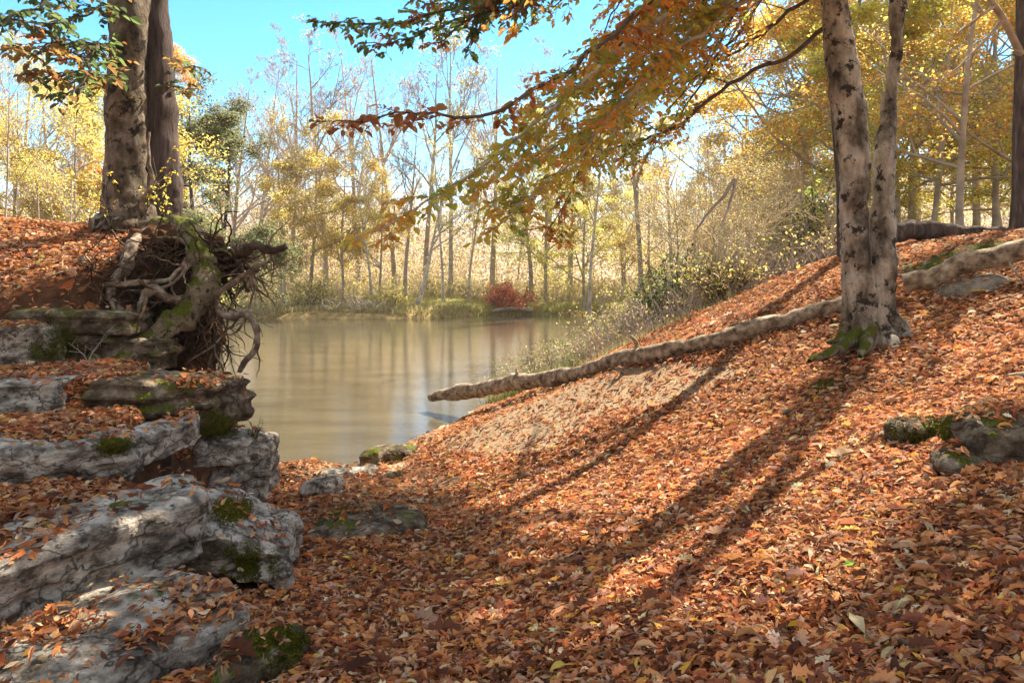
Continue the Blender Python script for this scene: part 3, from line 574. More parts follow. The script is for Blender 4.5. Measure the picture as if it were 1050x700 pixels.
LF = [leaf_simple(.14, .1), leaf_simple(.05, .2), leaf_simple(.22, .02)]
def leaves_on(mb, pos, d, size, cols, rng, up=(0, 0, 1), tilt=.35, droop=.25):
    d = nrm(d)+np.array([0, 0, -droop]); X, Yv, Z = frame(d, np.broadcast_to(np.array(up, float), d.shape), rng, tilt)
    l = (size*np.exp(rng.normal(0, .2, len(pos))))[:, None]; pk = rng.integers(0, 3, len(pos))
    for k in range(3):
        s = pk == k; scatter(mb, LF[k], pos[s], X[s]*l[s]*1.05, Yv[s]*l[s], Z[s]*l[s], cols[s])
def spray(path, rad, seed, cols, wts, tlen=.8, step=.09, lsize=.075, t0=.1, mask=True, flat=1.0, droop=.12, lstep=.042, gradient=None, sub=2, dens=.74, strong=.985):
    """beech-like flat sprays: returns (wood MB, leaf MB)"""
    rng = rs(seed); wood = MB(); lv = MB()
    path = np.asarray(path); seg = np.r_[0, np.cumsum(np.linalg.norm(np.diff(path, axis=0), axis=1))]; Lt = seg[-1]
    tubes(wood, path, rad, 9)
    ts = np.arange(t0*Lt, Lt, step); ts = ts+rng.uniform(-.3, .3, len(ts))*step; ts = np.clip(ts, 0, Lt); B = len(ts)
    base = np.stack([np.interp(ts, seg, path[:, k]) for k in range(3)], -1); T = nrm(np.gradient(path, axis=0)); tg = nrm(np.stack([np.interp(ts, seg, T[:, k]) for k in range(3)], -1))
    upv = np.array([0, 0, 1.])+rng.normal(0, .25*flat, (B, 3)); side = nrm(np.cross(tg, upv))*np.where(np.arange(B) % 2, 1, -1)[:, None]
    side += rng.normal(0, .22, (B, 3))
    d = nrm(tg*.75+side*.9+np.array([0, 0, .05])); fr = ts/Lt; Ls = tlen*rng.uniform(.5, 1.15, B)*(1.05-.65*fr)*np.minimum(1, .45+fr*2.2)
    if mask:
        kk = keep_mask(base+d*(Ls*.6)[:, None], rng, .8) & keep_mask(base+d*(Ls*.25)[:, None], rng, .5); kk |= (np.arange(B) == B-1); base, d, Ls, fr = base[kk], d[kk], Ls[kk], fr[kk]; B = len(base)
    n = 8
    def poly(b0, d0, L0):
        q = [b0]; dd = d0.copy()
        for k in range(n-1):
            dd = nrm(dd+np.array([0, 0, -droop*.35])+rng.normal(0, .07, dd.shape)); q.append(q[-1]+dd*(L0/(n-1))[:, None])
        return np.stack(q, 1)
    q1 = poly(base, d, Ls); tubes(wood, q1, np.linspace(.0075, .002, n)[None]*np.clip(Ls/.6, .5, 1.6)[:, None], 4)
    allq = [q1]; allL = [Ls]
    for s_ in range(sub):
        cnt = rng.integers(1, n-2, B); pr = q1[np.arange(B), cnt]; tt = nrm(q1[np.arange(B), cnt+1]-pr); sd = nrm(np.cross(tt, [0, 0, 1.]))*rng.choice([-1, 1], B)[:, None]
        dd = nrm(tt*.8+sd*.7+rng.normal(0, .12, (B, 3))); L2 = Ls*rng.uniform(.3, .6, B); q2 = poly(pr, dd, L2); tubes(wood, q2, np.linspace(.004, .0015, n)[None]*np.ones((B, 1)), 3); allq.append(q2); allL.append(L2)
    Pp = []; Dd = []
    for q, Lq in zip(allq, allL):
        m_ = max(2, int(np.max(Lq)/lstep))
        tt = (np.arange(m_)+.5)/m_; idx = tt*(n-1); i0 = np.minimum(idx.astype(int), n-2); f_ = (idx-i0)[None, :, None]
        pos = q[:, i0]*(1-f_)+q[:, i0+1]*f_; tn = nrm(q[:, i0+1]-q[:, i0]); sg = np.where(np.arange(m_) % 2, 1, -1)[None, :, None]
        sd = nrm(np.cross(tn, [0, 0, 1.]))*sg; dl = tn*.65+sd*.8
        kp = rng.random(pos.shape[:2]) < np.clip(Lq/np.max(Lq), .15, 1)[:, None]*dens
        kp[:, -1] = True
        Pp.append(pos[kp]); Dd.append(dl[kp])
    Pp = np.concatenate(Pp); Dd = np.concatenate(Dd)+rng.normal(0, .25, (sum(len(x) for x in Dd), 3))
    if mask:
        k = keep_mask(Pp, rng, strong); Pp, Dd = Pp[k], Dd[k]
    c_ = pal(cols, len(Pp), rng, wts, .16); nz = vnoise(Pp, 2.2, seed)   # clusters of one colour
    c2 = np.array(cols)[np.clip(((nz*.8+.5)*len(cols)).astype(int), 0, len(cols)-1)]; c_ = c_*.45+c2*.55*np.exp(rng.normal(0, .15, (len(Pp), 1)))
    if gradient is not None: c_ = gradient(Pp, c_, rng)
    leaves_on(lv, Pp, Dd, lsize, c_, rng, droop=droop*1.5, tilt=.38*flat)
    return wood, lv
OR = (.80, .27, .035); RU = (.46, .10, .025); YE = (.88, .60, .06); GR = (.22, .32, .035); YG = (.58, .56, .06); BR = (.2, .08, .03); GO = (.84, .45, .045); DG = (.05, .085, .02)
def redder_left(Pp, c_, rng):
    u, v_ = topx(Pp); f_ = np.clip((560-u)/200, 0, 1)*np.clip((230-v_)/80, 0, 1); f_ = (f_*(rng.random(len(Pp)) < .85))[:, None]
    return c_*(1-f_)+np.array([.34, .10, .025])*f_*np.exp(rng.normal(0, .25, (len(Pp), 1)))
BR_ = [  # path in photo pixels with depth, radius start, palette, weights, twig length, options
 ([(862, -40, 7.0), (800, -25, 6.9), (765, 0, 6.7), (700, 50, 6.4), (640, 100, 6.2), (600, 150, 6.0), (565, 185, 5.9), (520, 225, 5.7)], .055, [OR, YG, GO, GR], [3, 3, 3, 2], .95, {'step': .065, 'sub': 3}),
 ([(856, -130, 7.0), (760, -50, 6.6), (700, 0, 6.4), (620, 62, 6.1), (575, 108, 6.0), (520, 150, 5.9), (470, 185, 5.8), (430, 210, 5.7), (385, 235, 5.6)], .05, [OR, GO, YG, GR, YE], [4, 3, 3, 2, 2], .85, {'step': .065, 'sub': 3}),
 ([(854, -190, 7.0), (740, -80, 6.4), (680, -5, 6.0), (610, 50, 5.7), (545, 95, 5.4), (500, 115, 5.3), (440, 118, 5.2), (390, 118, 5.1), (345, 123, 5.05)], .045, [RU, OR, GR, GO], [3, 3, 1, 1], .55, {'gradient': redder_left, 'step': .06}),
 ([(858, -70, 7.0), (780, -20, 6.9), (700, 40, 6.7), (650, 90, 6.6), (600, 130, 6.6), (548, 165, 6.6), (510, 200, 6.6)], .045, [YG, GR, YE, OR], [3, 2, 3, 2], .95, {'step': .065, 'sub': 3}),
 ([(868, 50, 7.0), (843, 43, 6.8), (822, 60, 6.6), (816, 90, 6.4), (803, 123, 6.2), (783, 163, 6.0), (765, 182, 5.9)], .035, [RU, OR, GO, GR], [4, 4, 2, 1], .5, {}),
 ([(850, -60, 7.1), (790, -70, 6.0), (700, -60, 5.2), (620, -40, 4.8), (560, -10, 4.6), (515, 20, 4.5)], .05, [OR, GO, RU, YG], [4, 3, 3, 2], .55, {}),
 ([(862, 20, 7.1), (800, 60, 7.4), (730, 100, 7.6), (690, 130, 7.7), (650, 150, 7.8), (600, 170, 8), (560, 240, 8.1)], .045, [OR, RU, YG, GR], [3, 3, 3, 2], 1.0, {'sub': 3}),
 ([(860, -20, 7.1), (810, 10, 8.0), (760, 50, 8.6), (700, 80, 9), (640, 110, 9.4), (600, 110, 9.6)], .045, [GO, YG, OR, GR], [3, 3, 3, 2], .9, {}),
 ([(870, 70, 7.0), (830, 85, 7.8), (790, 110, 8.6), (750, 150, 9.2), (725, 190, 9.5)], .04, [GR, OR, GO, YG], [3, 3, 3, 3], .8, {}),
 ([(918, 70, 7.1), (900, 72, 6.8), (880, 78, 6.5), (850, 90, 6.3), (820, 80, 6.2)], .03, [GO, OR, YE, YG], [3, 2, 3, 2], .5, {}),
 ([(920, 70, 7.1), (950, 70, 7.0), (985, 68, 7.0), (1020, 60, 7), (1060, 60, 7)], .03, [GO, YG, GR, OR], [3, 3, 2, 1], .6, {}),
 ([(924, -60, 7.1), (960, -30, 7.4), (1000, 10, 7.8), (1040, 40, 8), (1090, 60, 8)], .045, [YE, GO, YG, GR], [3, 3, 2, 2], .8, {}),
 ([(926, -120, 7.1), (900, -60, 6.4), (880, -30, 6.0), (850, 0, 5.6), (820, 12, 5.4), (790, 20, 5.3)], .02, [YG, GR, GO, OR], [3, 3, 3, 2], .6, {}),
 ([(850, -150, 7.1), (740, -110, 8), (650, -60, 8.6), (590, -10, 9), (545, 20, 9.3)], .05, [OR, GO, YG], [3, 3, 2], .9, {}),
 ([(862, 60, 7.1), (840, 110, 8.2), (820, 150, 9.2), (790, 190, 10), (765, 205, 10.6)], .035, [OR, GO, YG, RU], [3, 3, 3, 2], .8, {}),
 ([(430, 205, 5.75), (380, 215, 5.7), (340, 225, 5.65), (300, 245, 5.6), (278, 258, 5.6)], .01, [OR, YE, GO], [3, 3, 3], .14, {'step': .2, 'sub': 0}),
 ([(848, -90, 7.0), (780, -100, 7.8), (690, -60, 9), (640, -5, 10), (620, 40, 10.6), (610, 90, 11)], .045, [GO, OR, YG, YE], [3, 3, 2, 2], 1.0, {}),
]
rng = rs(77)
for k in [0, 2, 4, 6, 7, 8, 9, 10, 11, 16, 17, 18, 19, 20, 21, 22, 23]:
    ex, ey, eY = [(600, 60, 7.5), (650, 20, 6.5), (700, 70, 8), (740, 30, 7), (780, 90, 8.5), (820, 40, 6.4), (570, 120, 7), (620, 150, 8.4), (660, 175, 9), (720, 140, 7.6), (800, 160, 9.5), (840, 180, 10), (560, 30, 8), (680, -10, 6), (760, -20, 8), (610, -5, 7),
        (960, 110, 9), (1010, 20, 8), (1040, 130, 10), (980, 170, 11), (940, 30, 6.5), (820, 110, 7.2), (690, 115, 6.8), (560, 200, 9), (780, 55, 6.1), (640, 95, 7.4)][k]
    ex += rng.normal(0, 12); ey += rng.normal(0, 8); sx0, sy0 = (858, -60-rng.random()*160) if ex < 860 else (924, -60-rng.random()*140)
    pl = [(sx0, sy0, 7.0), (sx0*.6+ex*.4, sy0*.55+ey*.45-25, 7*.6+eY*.4), (sx0*.25+ex*.75, sy0*.2+ey*.8-14, 7*.25+eY*.75), (ex, ey, eY)]
    BR_.append((pl, .04, [[OR, GO, YG, GR], [YG, GO, YE, GR], [OR, RU, GO, YG]][k % 3], [3, 3, 2, 2], .85, {'step': .08, 't0': .3, 'strong': .985}))
for k, (pl, r0, cs, ws, tl, opt) in enumerate(BR_):
    pts, rr = along(S(pl), np.linspace(r0*.62, .005, len(pl)), 40, .05, 100+k)
    wd, lv = spray(pts, rr, 200+k, cs, ws, tl, **opt)
    if sum(len(v) for v in lv.V) < 600: continue
    br = wd.build('branch', M['pale_bark' if k in (0, 1, 3) else 'twig'], beech, origin=BASE)
    lv.build('foliage', M['leaf'], br, smooth=False, origin=BASE)
# high crown above the picture: clusters kept where the photograph's slope lies in shade
rng = rs(900); n = 9000
cc = np.stack([rng.uniform(-2.5, 13, n), rng.uniform(4.5, 17, n), rng.uniform(4.6, 11.5, n)], -1)
u, v_ = topx(cc); cc = cc[(v_ < -14) & (np.linalg.norm((cc-np.array([4.5, 9.5, 8]))/np.array([6.5, 6.5, 4.6]), axis=1) < 1)]
u, v_, hit, q = shadow_px(cc); cc = cc[hit & (u > -100) & (u < 1150) & (q[:, 1] > .2) & (q[:, 1] < 14)]
cc = cc[keep_mask(cc, rng, 1.0, 6)]; cc = cc[:1900]
lv = MB(); pos = (cc[:, None]+rng.normal(0, 1, (len(cc), 26, 3))*np.array([.22, .22, .07])).reshape(-1, 3); pos = pos[keep_mask(pos, rng, .95, 6)]
leaves_on(lv, pos, rng.normal(0, 1, pos.shape)*np.array([1, 1, .2]), .1, pal([OR, GO, YG, GR], len(pos), rng), rng)
wd = MB()
for k in range(26):
    tr = TL if k % 3 else TR; a_ = rng.integers(8, 11); p0 = P(*tr[min(a_, len(tr)-2)]); p1 = cc[rng.integers(0, len(cc))]; mid = (p0+p1)/2+np.array([0, 0, .5]); q_ = resample(np.stack([p0, mid, p1]), 10)
    tubes(wd, q_, np.linspace(.06, .01, 10), 6)
cr = wd.build('crown', M['twig'], beech, origin=BASE); lv.build('foliage', M['leaf'], cr, smooth=False, origin=BASE)

# ------------------------------------------------------------------ the left hand tree on its eroded bank
LB = P(148, 226, 8.5); LB = np.array([LB[0], 8.5, H(LB[0], 8.5)])
lt = empty('undercut_tree', LB, 'tall twin trunk tree on the left bank with its roots washed bare over the river', 'tree')
def ltrunk(pxs, rad, seed, mat, fl):
    mb = MB(); pts, rr = along(pxs, rad, 90, .02, seed); sides = 40; a = np.arange(sides)/sides*2*math.pi; T = nrm(np.gradient(pts, axis=0)); U = nrm(np.cross(T, [0, 1, 0.])); W = np.cross(T, U)
    h_ = np.clip(pts[:, 2]-LB[2], 0, 99); lob = fl*np.exp(-h_/.35)[:, None]*(.5+.5*np.cos(4*a+seed)[None])
    V = pts[:, None]+(rr[:, None]*(1+lob))[..., None]*(np.cos(a)[None, :, None]*U[:, None]+np.sin(a)[None, :, None]*W[:, None]); q = V.reshape(-1, 3)
    V = V+nrm(V-pts[:, None])*(.04*fbm(q*np.array([1, 1, .5]), 2.2, 3, seed)+.014*fbm(q*np.array([1, 1, 1.6]), 8, 3, seed+5)).reshape(V.shape[:-1])[..., None]
    i = (np.arange(89)*sides)[:, None]; j = np.arange(sides)[None]; j2 = (j+1) % sides
    mb.add(V.reshape(-1, 3), np.stack([i+j, i+j2, i+sides+j2, i+sides+j], -1).reshape(-1, 4)); mb.build('trunk', M[mat], lt, origin=LB)
ltrunk([(130, 240, 8.4), (131, 222, 8.4), (131, 190, 8.4), (130, 120, 8.4), (131, 50, 8.4), (131, -20, 8.4), (128, -250, 8.4), (120, -500, 8.5)], [.29, .265, .24, .235, .235, .22, .17, .1], 301, 'left_bark', .55)
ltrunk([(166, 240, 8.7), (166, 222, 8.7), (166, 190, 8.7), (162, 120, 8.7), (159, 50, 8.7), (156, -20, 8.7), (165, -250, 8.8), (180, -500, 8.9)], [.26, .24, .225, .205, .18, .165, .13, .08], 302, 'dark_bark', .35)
mb = MB()
for s_ in ([(142, 224, 8.3), (150, 205, 8.25), (158, 188, 8.2), (152, 160, 8.2), (151, 135, 8.25)], [(118, 226, 8.3), (106, 230, 8.2), (98, 234, 8.1)]): gtube(mb, s_, np.linspace(.045, .015, len(s_)), 24, 8, 311)
mb.build('climbing_stem', M['root'], lt, origin=LB)
ROOTS = [  # path px, radii, mossy?
 ([(158, 233, 8.3), (178, 231, 7.9), (194, 237, 7.5), (203, 252, 7.3), (209, 278, 7.15), (204, 303, 7.05), (187, 324, 6.9), (163, 343, 6.7), (140, 361, 6.5), (118, 379, 6.25)], [.08, .10, .11, .125, .15, .15, .14, .135, .12, .08], 'mossy_root'),
 ([(176, 330, 6.9), (150, 343, 6.8), (125, 356, 6.6), (98, 368, 6.35), (84, 374, 6.2)], [.08, .085, .085, .08, .05], 'mossy_root'),
 ([(150, 238, 7.8), (141, 246, 7.4), (133, 257, 7.15), (129, 274, 7.0), (117, 291, 6.9), (112, 302, 6.8), (118, 314, 6.7), (126, 322, 6.65)], [.06, .07, .08, .075, .07, .055, .05, .05], 'root'),
 ([(110, 293, 6.8), (140, 291, 6.85), (168, 287, 6.9), (182, 276, 6.95), (194, 265, 7.0)], [.03, .035, .032, .03, .035], 'root'),
 ([(192, 270, 6.95), (183, 283, 6.9), (165, 294, 6.85), (148, 297, 6.8), (130, 297, 6.8)], [.025, .024, .022, .02, .012], 'root'),
 ([(150, 320, 6.7), (149, 308, 6.7), (156, 297, 6.75), (168, 305, 6.85), (188, 309, 7.0)], [.045, .055, .065, .04, .04], 'root'),
 ([(88, 263, 7.1), (95, 275, 7.0), (98, 287, 6.95), (112, 296, 6.85)], [.06, .07, .05, .03], 'root'),
 ([(205, 250, 7.5), (228, 257, 7.4), (250, 258, 7.3), (262, 252, 7.25), (280, 257, 7.2), (294, 254, 7.15)], [.07, .065, .055, .05, .045, .03], 'root'),
 ([(208, 262, 7.5), (230, 266, 7.4), (250, 266, 7.35), (266, 262, 7.3)], [.06, .05, .045, .02], 'root'),
 ([(222, 303, 7.1), (230, 296, 7.1), (246, 285, 7.1), (258, 275, 7.1), (272, 268, 7.1)], [.035, .04, .045, .04, .03], 'root'),
 ([(212, 295, 7.1), (222, 305, 7.1), (226, 318, 7.05), (237, 325, 7.0), (252, 322, 6.95), (261, 333, 6.9), (262, 352, 6.9), (254, 368, 6.9), (247, 381, 6.9)], [.03, .035, .04, .045, .045, .042, .04, .042, .03], 'root'),
 ([(258, 278, 7.1), (264, 292, 7.1), (257, 310, 7.1), (250, 330, 7.1), (240, 345, 7.05), (225, 348, 7.0), (208, 360, 6.95), (192, 374, 6.9)], [.014, .013, .013, .013, .014, .013, .012, .008], 'root'),
 ([(213, 322, 7.1), (220, 340, 7.1), (223, 360, 7.1), (228, 380, 7.05), (232, 397, 7.0)], [.014, .014, .012, .012, .01], 'root'),
 ([(238, 266, 7.5), (248, 282, 7.4), (252, 300, 7.3)], [.055, .065, .04], 'root'),
 ([(206, 270, 7.6), (226, 278, 7.6), (246, 275, 7.55), (262, 283, 7.5)], [.05, .045, .035, .02], 'root'),
 ([(106, 262, 7.2), (120, 270, 7.1), (124, 285, 7.0)], [.03, .025, .02], 'root'),
 ([(160, 240, 7.6), (163, 262, 7.4), (158, 285, 7.3), (166, 310, 7.2)], [.035, .03, .03, .02], 'root'),
 ([(182, 245, 7.6), (180, 265, 7.5), (186, 290, 7.4), (178, 318, 7.3)], [.03, .03, .025, .02], 'root'),
 ([(135, 315, 6.7), (128, 330, 6.6), (118, 335, 6.5), (108, 345, 6.45)], [.035, .03, .03, .02], 'root'),
]
for k, (pp, rd, mt) in enumerate(ROOTS):
    mb = MB(); q_, r_ = gtube(mb, pp, [v*.78 for v in rd], 90, 14 if max(rd) < .06 else 26, 320+k, 0.055 if max(rd) > .05 else .018, .035, col=(1, 1, 1) if k not in (7, 8, 13, 14, 16, 17) else (.35, .3, .28), cap=True)
    rg = rs(700+k); nf = 5 if max(rd) > .03 else 2; idx = rg.integers(15, 85, nf); b0 = q_[idx]; dd = nrm(rg.normal(0, 1, (nf, 3))+np.array([.2, -.3, -.5])); qq = [b0]
    for j_ in range(9): dd = nrm(dd+rg.normal(0, .3, dd.shape)+np.array([0, 0, -.08])); qq.append(qq[-1]+dd*rg.uniform(.03, .075))
    tubes(mb, np.stack(qq, 1), (r_[idx]*.42).clip(.006, .035)[:, None]*np.linspace(1, .2, 10)[None], 7, (.8, .72, .64))
    mb.build('root', M[mt], lt, origin=LB)
rng = rs(350); mb = MB()      # fine rootlets
def rl(n, px, py, Y, L_, r_, spread, down):
    b0 = np.stack([P(a_, b_, c_) for a_, b_, c_ in zip(rng.uniform(*px, n), rng.uniform(*py, n), rng.uniform(*Y, n))]); d = nrm(rng.normal(0, 1, (n, 3))*spread+np.array([0, 0, -down])); q = [b0]; L0 = rng.uniform(*L_, n)[:, None]/11
    for k in range(11): d = nrm(d+rng.normal(0, .33, (n, 3))+np.array([0, 0, -down*.12])); q.append(q[-1]+d*L0)
    tubes(mb, np.stack(q, 1), np.linspace(1, .35, 12)[None]*rng.uniform(*r_, n)[:, None], 5, col=rng.uniform(.12, .6, (n, 1))*np.array([[1, .85, .7]]))
rl(110, (190, 222), (290, 345), (7.0, 7.5), (.3, 1.0), (.004, .012), .55, 1)
rl(90, (125, 205), (245, 320), (7.0, 7.5), (.25, .8), (.004, .012), 1, .4)
rl(70, (205, 245), (250, 285), (7.2, 7.6), (.25, .7), (.006, .02), 1, .3)
rl(50, (85, 130), (265, 325), (6.7, 7.0), (.2, .6), (.005, .012), 1, .3)
rl(40, (185, 225), (340, 400), (6.9, 7.2), (.2, .5), (.003, .006), .6, 1)
rl(30, (212, 230), (255, 285), (7.2, 7.5), (.2, .5), (.015, .035), .8, .0)
tag(mb.build('rootlets', M['root'], lt, origin=LB), kind='stuff')
# soil still held among the roots
u, Fq = cube_grid(30, 30, 30); s_ = nrm(u)
mb = MB()
for c_, r_, sd in ((P(160, 292, 7.85), (.62, .55, .62), 1), (P(212, 275, 7.8), (.34, .38, .3), 2), (P(196, 345, 7.45), (.2, .4, .55), 3), (P(180, 247, 7.8), (.5, .5, .16), 4)):
    q = s_*np.array(r_)+c_; q = q+s_*(.16*fbm(q, 2.6, 4, 400+sd)+.05*vnoise(q, 11, 410+sd))[:, None]; mb.add(q, Fq)
mb.build('root_soil', M['soil'], lt, origin=LB)
# branches of the left tree with dark leaves
GD = [(.04, .07, .02), (.09, .14, .025), (.3, .08, .02), (.07, .11, .03), (.5, .18, .03)]
for k, (pl, r0, tl, ws) in enumerate([([(118, 50, 8.4), (95, 45, 8.0), (70, 44, 7.6), (48, 47, 7.3), (30, 60, 7.0), (0, 40, 6.8)], .04, .7, [4, 4, .5, 4, .2]), ([(112, 50, 8.3), (98, 48, 7.8), (90, 58, 7.4), (92, 75, 7.1), (78, 90, 6.9), (60, 92, 6.8)], .03, .6, [3, 4, 1, 4, .3]),
        ([(125, -20, 8.4), (80, -20, 7.6), (50, 0, 7.0), (20, 12, 6.6), (-20, 30, 6.4)], .03, .6, [4, 4, .3, 4, .2]), ([(170, 60, 8.6), (180, 68, 8.5), (192, 70, 8.4), (208, 68, 8.3)], .015, .35, [4, 4, 0.1, 4, .1]), ([(172, 85, 8.6), (182, 88, 8.5), (196, 92, 8.4)], .012, .3, [4, 4, .1, 4, .1]),
        ([(123, 78, 8.3), (105, 80, 7.9), (85, 70, 7.5), (60, 74, 7.2), (40, 75, 7)], .02, .6, [3, 4, 1.5, 4, .5]), ([(118, 20, 8.3), (90, 10, 7.7), (60, 22, 7.3), (25, 25, 7.1)], .02, .6, [4, 4, .3, 4, .2])]):
    pts, rr = along(pl, np.linspace(r0, .005, len(pl)), 30, .06, 500+k); wd, lv = spray(pts, rr, 510+k, GD, ws, tl, lsize=.085, step=.075, lstep=.05, mask=False)
    b_ = wd.build('branch', M['twig'], lt, origin=LB); lv.build('foliage', M['leaf'], b_, smooth=False, origin=LB)
# a bough of a tree left of the camera reaching in at the top
q = P(640, -420, 6); 
ob = empty('overhanging_bough', P(700, -260, 6.5), 'dark leafed bough reaching into the blue sky at the top centre', 'branch')
for k, (pl, r0, tl) in enumerate([([(700, -260, 6.5), (640, -130, 6.6), (590, -50, 6.8), (520, 0, 7), (450, 14, 7.1), (380, 22, 7.2), (318, 22, 7.3)], .05, .5), ([(560, -28, 6.9), (500, 5, 6.9), (460, 35, 7.0), (440, 48, 7)], .02, .4), ([(600, -60, 6.9), (540, 0, 7.0), (470, 20, 7.1), (410, 40, 7.1), (370, 44, 7.1)], .02, .4), ([(560, -40, 7.2), (500, 10, 7.2), (480, 50, 7.2)], .02, .35), ([(600, -60, 6.8), (540, -30, 6.4), (480, -10, 6.2), (420, -12, 6.1)], .02, .4)]):
    pts, rr = along(pl, np.linspace(r0, .004, len(pl)), 40, .05, 540+k); wd, lv = spray(pts, rr, 550+k, [DG, GR, RU, (.08, .11, .03)], [4, 4, 1.2, 4], tl, lsize=.075, t0=.4 if k == 0 else .1, mask=True, step=.06)
    b_ = wd.build('branch', M['twig'], ob, origin=P(700, -260, 6.5)); lv.build('foliage', M['leaf'], b_, smooth=False, origin=P(700, -260, 6.5))

# ------------------------------------------------------------------ growing trees
def children(rng, Pp, Rr, Ls, m, t0, t1, ang, ratio, up, wob, n=5, rr=.55):
    B, k, _ = Pp.shape; t_ = np.sort(rng.uniform(t0, t1, (B, m)), axis=1); idx = t_*(k-1); i0 = np.minimum(idx.astype(int), k-2); f_ = idx-i0; bi = np.arange(B)[:, None]
    pos = Pp[bi, i0]*(1-f_[..., None])+Pp[bi, i0+1]*f_[..., None]; T = nrm(Pp[bi, i0+1]-Pp[bi, i0]); ra = Rr[bi, i0]*(1-f_)+Rr[bi, i0+1]*f_
    pr = rng.normal(0, 1, T.shape); pr = nrm(pr-(pr*T).sum(-1, keepdims=True)*T); a_ = R(1)*rng.uniform(ang[0], ang[1], (B, m, 1))
    d = (T*np.cos(a_)+pr*np.sin(a_)).reshape(-1, 3); L2 = (Ls[:, None]*ratio*rng.uniform(.6, 1.15, (B, m))*(1.2-.75*t_)).reshape(-1); q = [pos.reshape(-1, 3)]
    for s in range(n-1): d = nrm(d+rng.normal(0, wob, d.shape)+np.array([0, 0, up])); q.append(q[-1]+d*(L2/(n-1))[:, None])
    r2 = np.minimum(ra.reshape(-1)*rr*1.2, ra.reshape(-1)*.8); return np.stack(q, 1), r2[:, None]*np.linspace(1, .3, n)[None], L2
def grow(seed, Ht, r0, lv=(9, 6, 5, 3), ang=(25, 55), up=.08, wob=.13, t0=.3, lean=(0, 0), ratio=(.45, .5, .5, .5), sides=(9, 5, 4, 3, 3), crook=.03, minr=.006):
    rng = rs(seed); n = 10; q = [np.zeros(3)]; d = nrm(np.array([lean[0], lean[1], 1.]))
    for k in range(n-1): d = nrm(d+rng.normal(0, crook, 3)*np.array([1, 1, .3])); q.append(q[-1]+d*Ht/(n-1))
    Pp = np.stack(q)[None]; Rr = (r0*np.linspace(1, .12, n)**.9)[None]; Rr[0, 0] *= 1.25; Ls = np.array([Ht]); levels = [(Pp, Rr)]
    for k, m_ in enumerate(lv):
        Pp, Rr, Ls = children(rng, Pp, Rr, Ls, m_, t0 if k == 0 else .2, 1.0, ang, ratio[k], up, wob); Rr = np.maximum(Rr, minr); levels.append((Pp, Rr))
    tr = MB(); tubes(tr, *levels[0], 10); wd = MB()
    for k, (a_, b_) in enumerate(levels[1:]): tubes(wd, a_, b_, sides[min(k+1, 4)])
    return tr, wd, levels
def leafmass(levels, seed, n, size, cols, wts, jit=.25, flat=.6, fill=1, hollow=0):
    n = int(n*1.7); size *= .76; rng = rs(seed); q = levels[-1][0]; q = q[rng.random(len(q)) < fill]; B = len(q)
    cl = vnoise(q[:, -1], .55, seed)+.5*rng.normal(0, 1, B)*.3; ok = np.where(cl > -.15-hollow)[0]; ok = ok if len(ok) else np.arange(B)
    bi = ok[rng.integers(0, len(ok), n)]; k = rng.integers(1, q.shape[1], n); p = q[bi, k]+rng.normal(0, jit, (n, 3))*np.array([1, 1, flat]); d = rng.normal(0, 1, (n, 3))*np.array([1, 1, .45])
    c_ = pal(cols, n, rng, wts, .22); sh = vnoise(p, .45, seed+2)[:, None]; c_ = np.clip(c_*(1+.25*sh), .004, .9); mb = MB(); leaves_on(mb, p, d, size, c_, rng, tilt=.7); return mb
KINDS = {}; LEAFMB = {}
def kind(name, tm, wm, trm, args, leaf=None):
    lmb = None
    tr, wd, lvv = grow(**args); a_ = tr.build('trunk', M[tm]); b_ = wd.build('limbs', M[wm]); c_ = None
    if leaf: lmb = leafmass(lvv, args['seed']+1, *leaf[:4], **(leaf[4] if len(leaf) > 4 else {})); c_ = lmb.build('foliage', M['far_leaf'], smooth=False)
    KINDS[name] = (a_, b_, c_, args['Ht'], lvv); LEAFMB[name] = lmb
    for x in (a_, b_, c_):
        if x: COL.objects.unlink(x)
YEL = (.84, .61, .15); GLD = (.84, .46, .06); OLV = (.40, .37, .07); LIM = (.64, .62, .09); PNK = (.5, .36, .34); TAN = (.42, .28, .14)
M['mauve'] = simple('mauve_twigs', [(.3, (.40, .33, .29)), (.7, (.66, .57, .50))], 2)
M['straw_twigs'] = simple('straw_twigs', [(.3, (.42, .33, .21)), (.7, (.72, .6, .42))], 2)
M['grey_bark'] = simple('grey_bark', [(.3, (.2, .16, .12)), (.7, (.52, .45, .36))], 2)
kind('bare_a', 'grey_bark', 'mauve', 0, dict(seed=1001, Ht=17, r0=.2, lv=(12, 7, 6, 7), ang=(22, 58), up=.10, minr=.010, t0=.3), (700, .12, [PNK, TAN, GLD], [3, 3, 1]))
kind('bare_b', 'grey_bark', 'grey_bark', 0, dict(seed=1005, Ht=16, r0=.22, lv=(10, 7, 6, 6), ang=(25, 65), up=.06, minr=.010, t0=.35, wob=.18), (500, .13, [TAN, GLD, YEL], [3, 2, 1]))
kind('pale_c', 'pale_bark', 'pale_bark', 0, dict(seed=1009, Ht=18, r0=.17, lv=(8, 6, 5, 4), ang=(20, 42), up=.12, minr=.012, t0=.45), (1500, .15, [YEL, TAN, LIM], [2, 1, 1]))
kind('gold_a', 'grey_bark', 'grey_bark', 0, dict(seed=1013, Ht=12, r0=.13, lv=(12, 7, 5), ang=(40, 75), up=.03, minr=.010, t0=.25, ratio=(.42, .5, .5)), (6500, .16, [YEL, GLD, LIM, TAN, OLV], [4, 3, 2, 2, 2]))
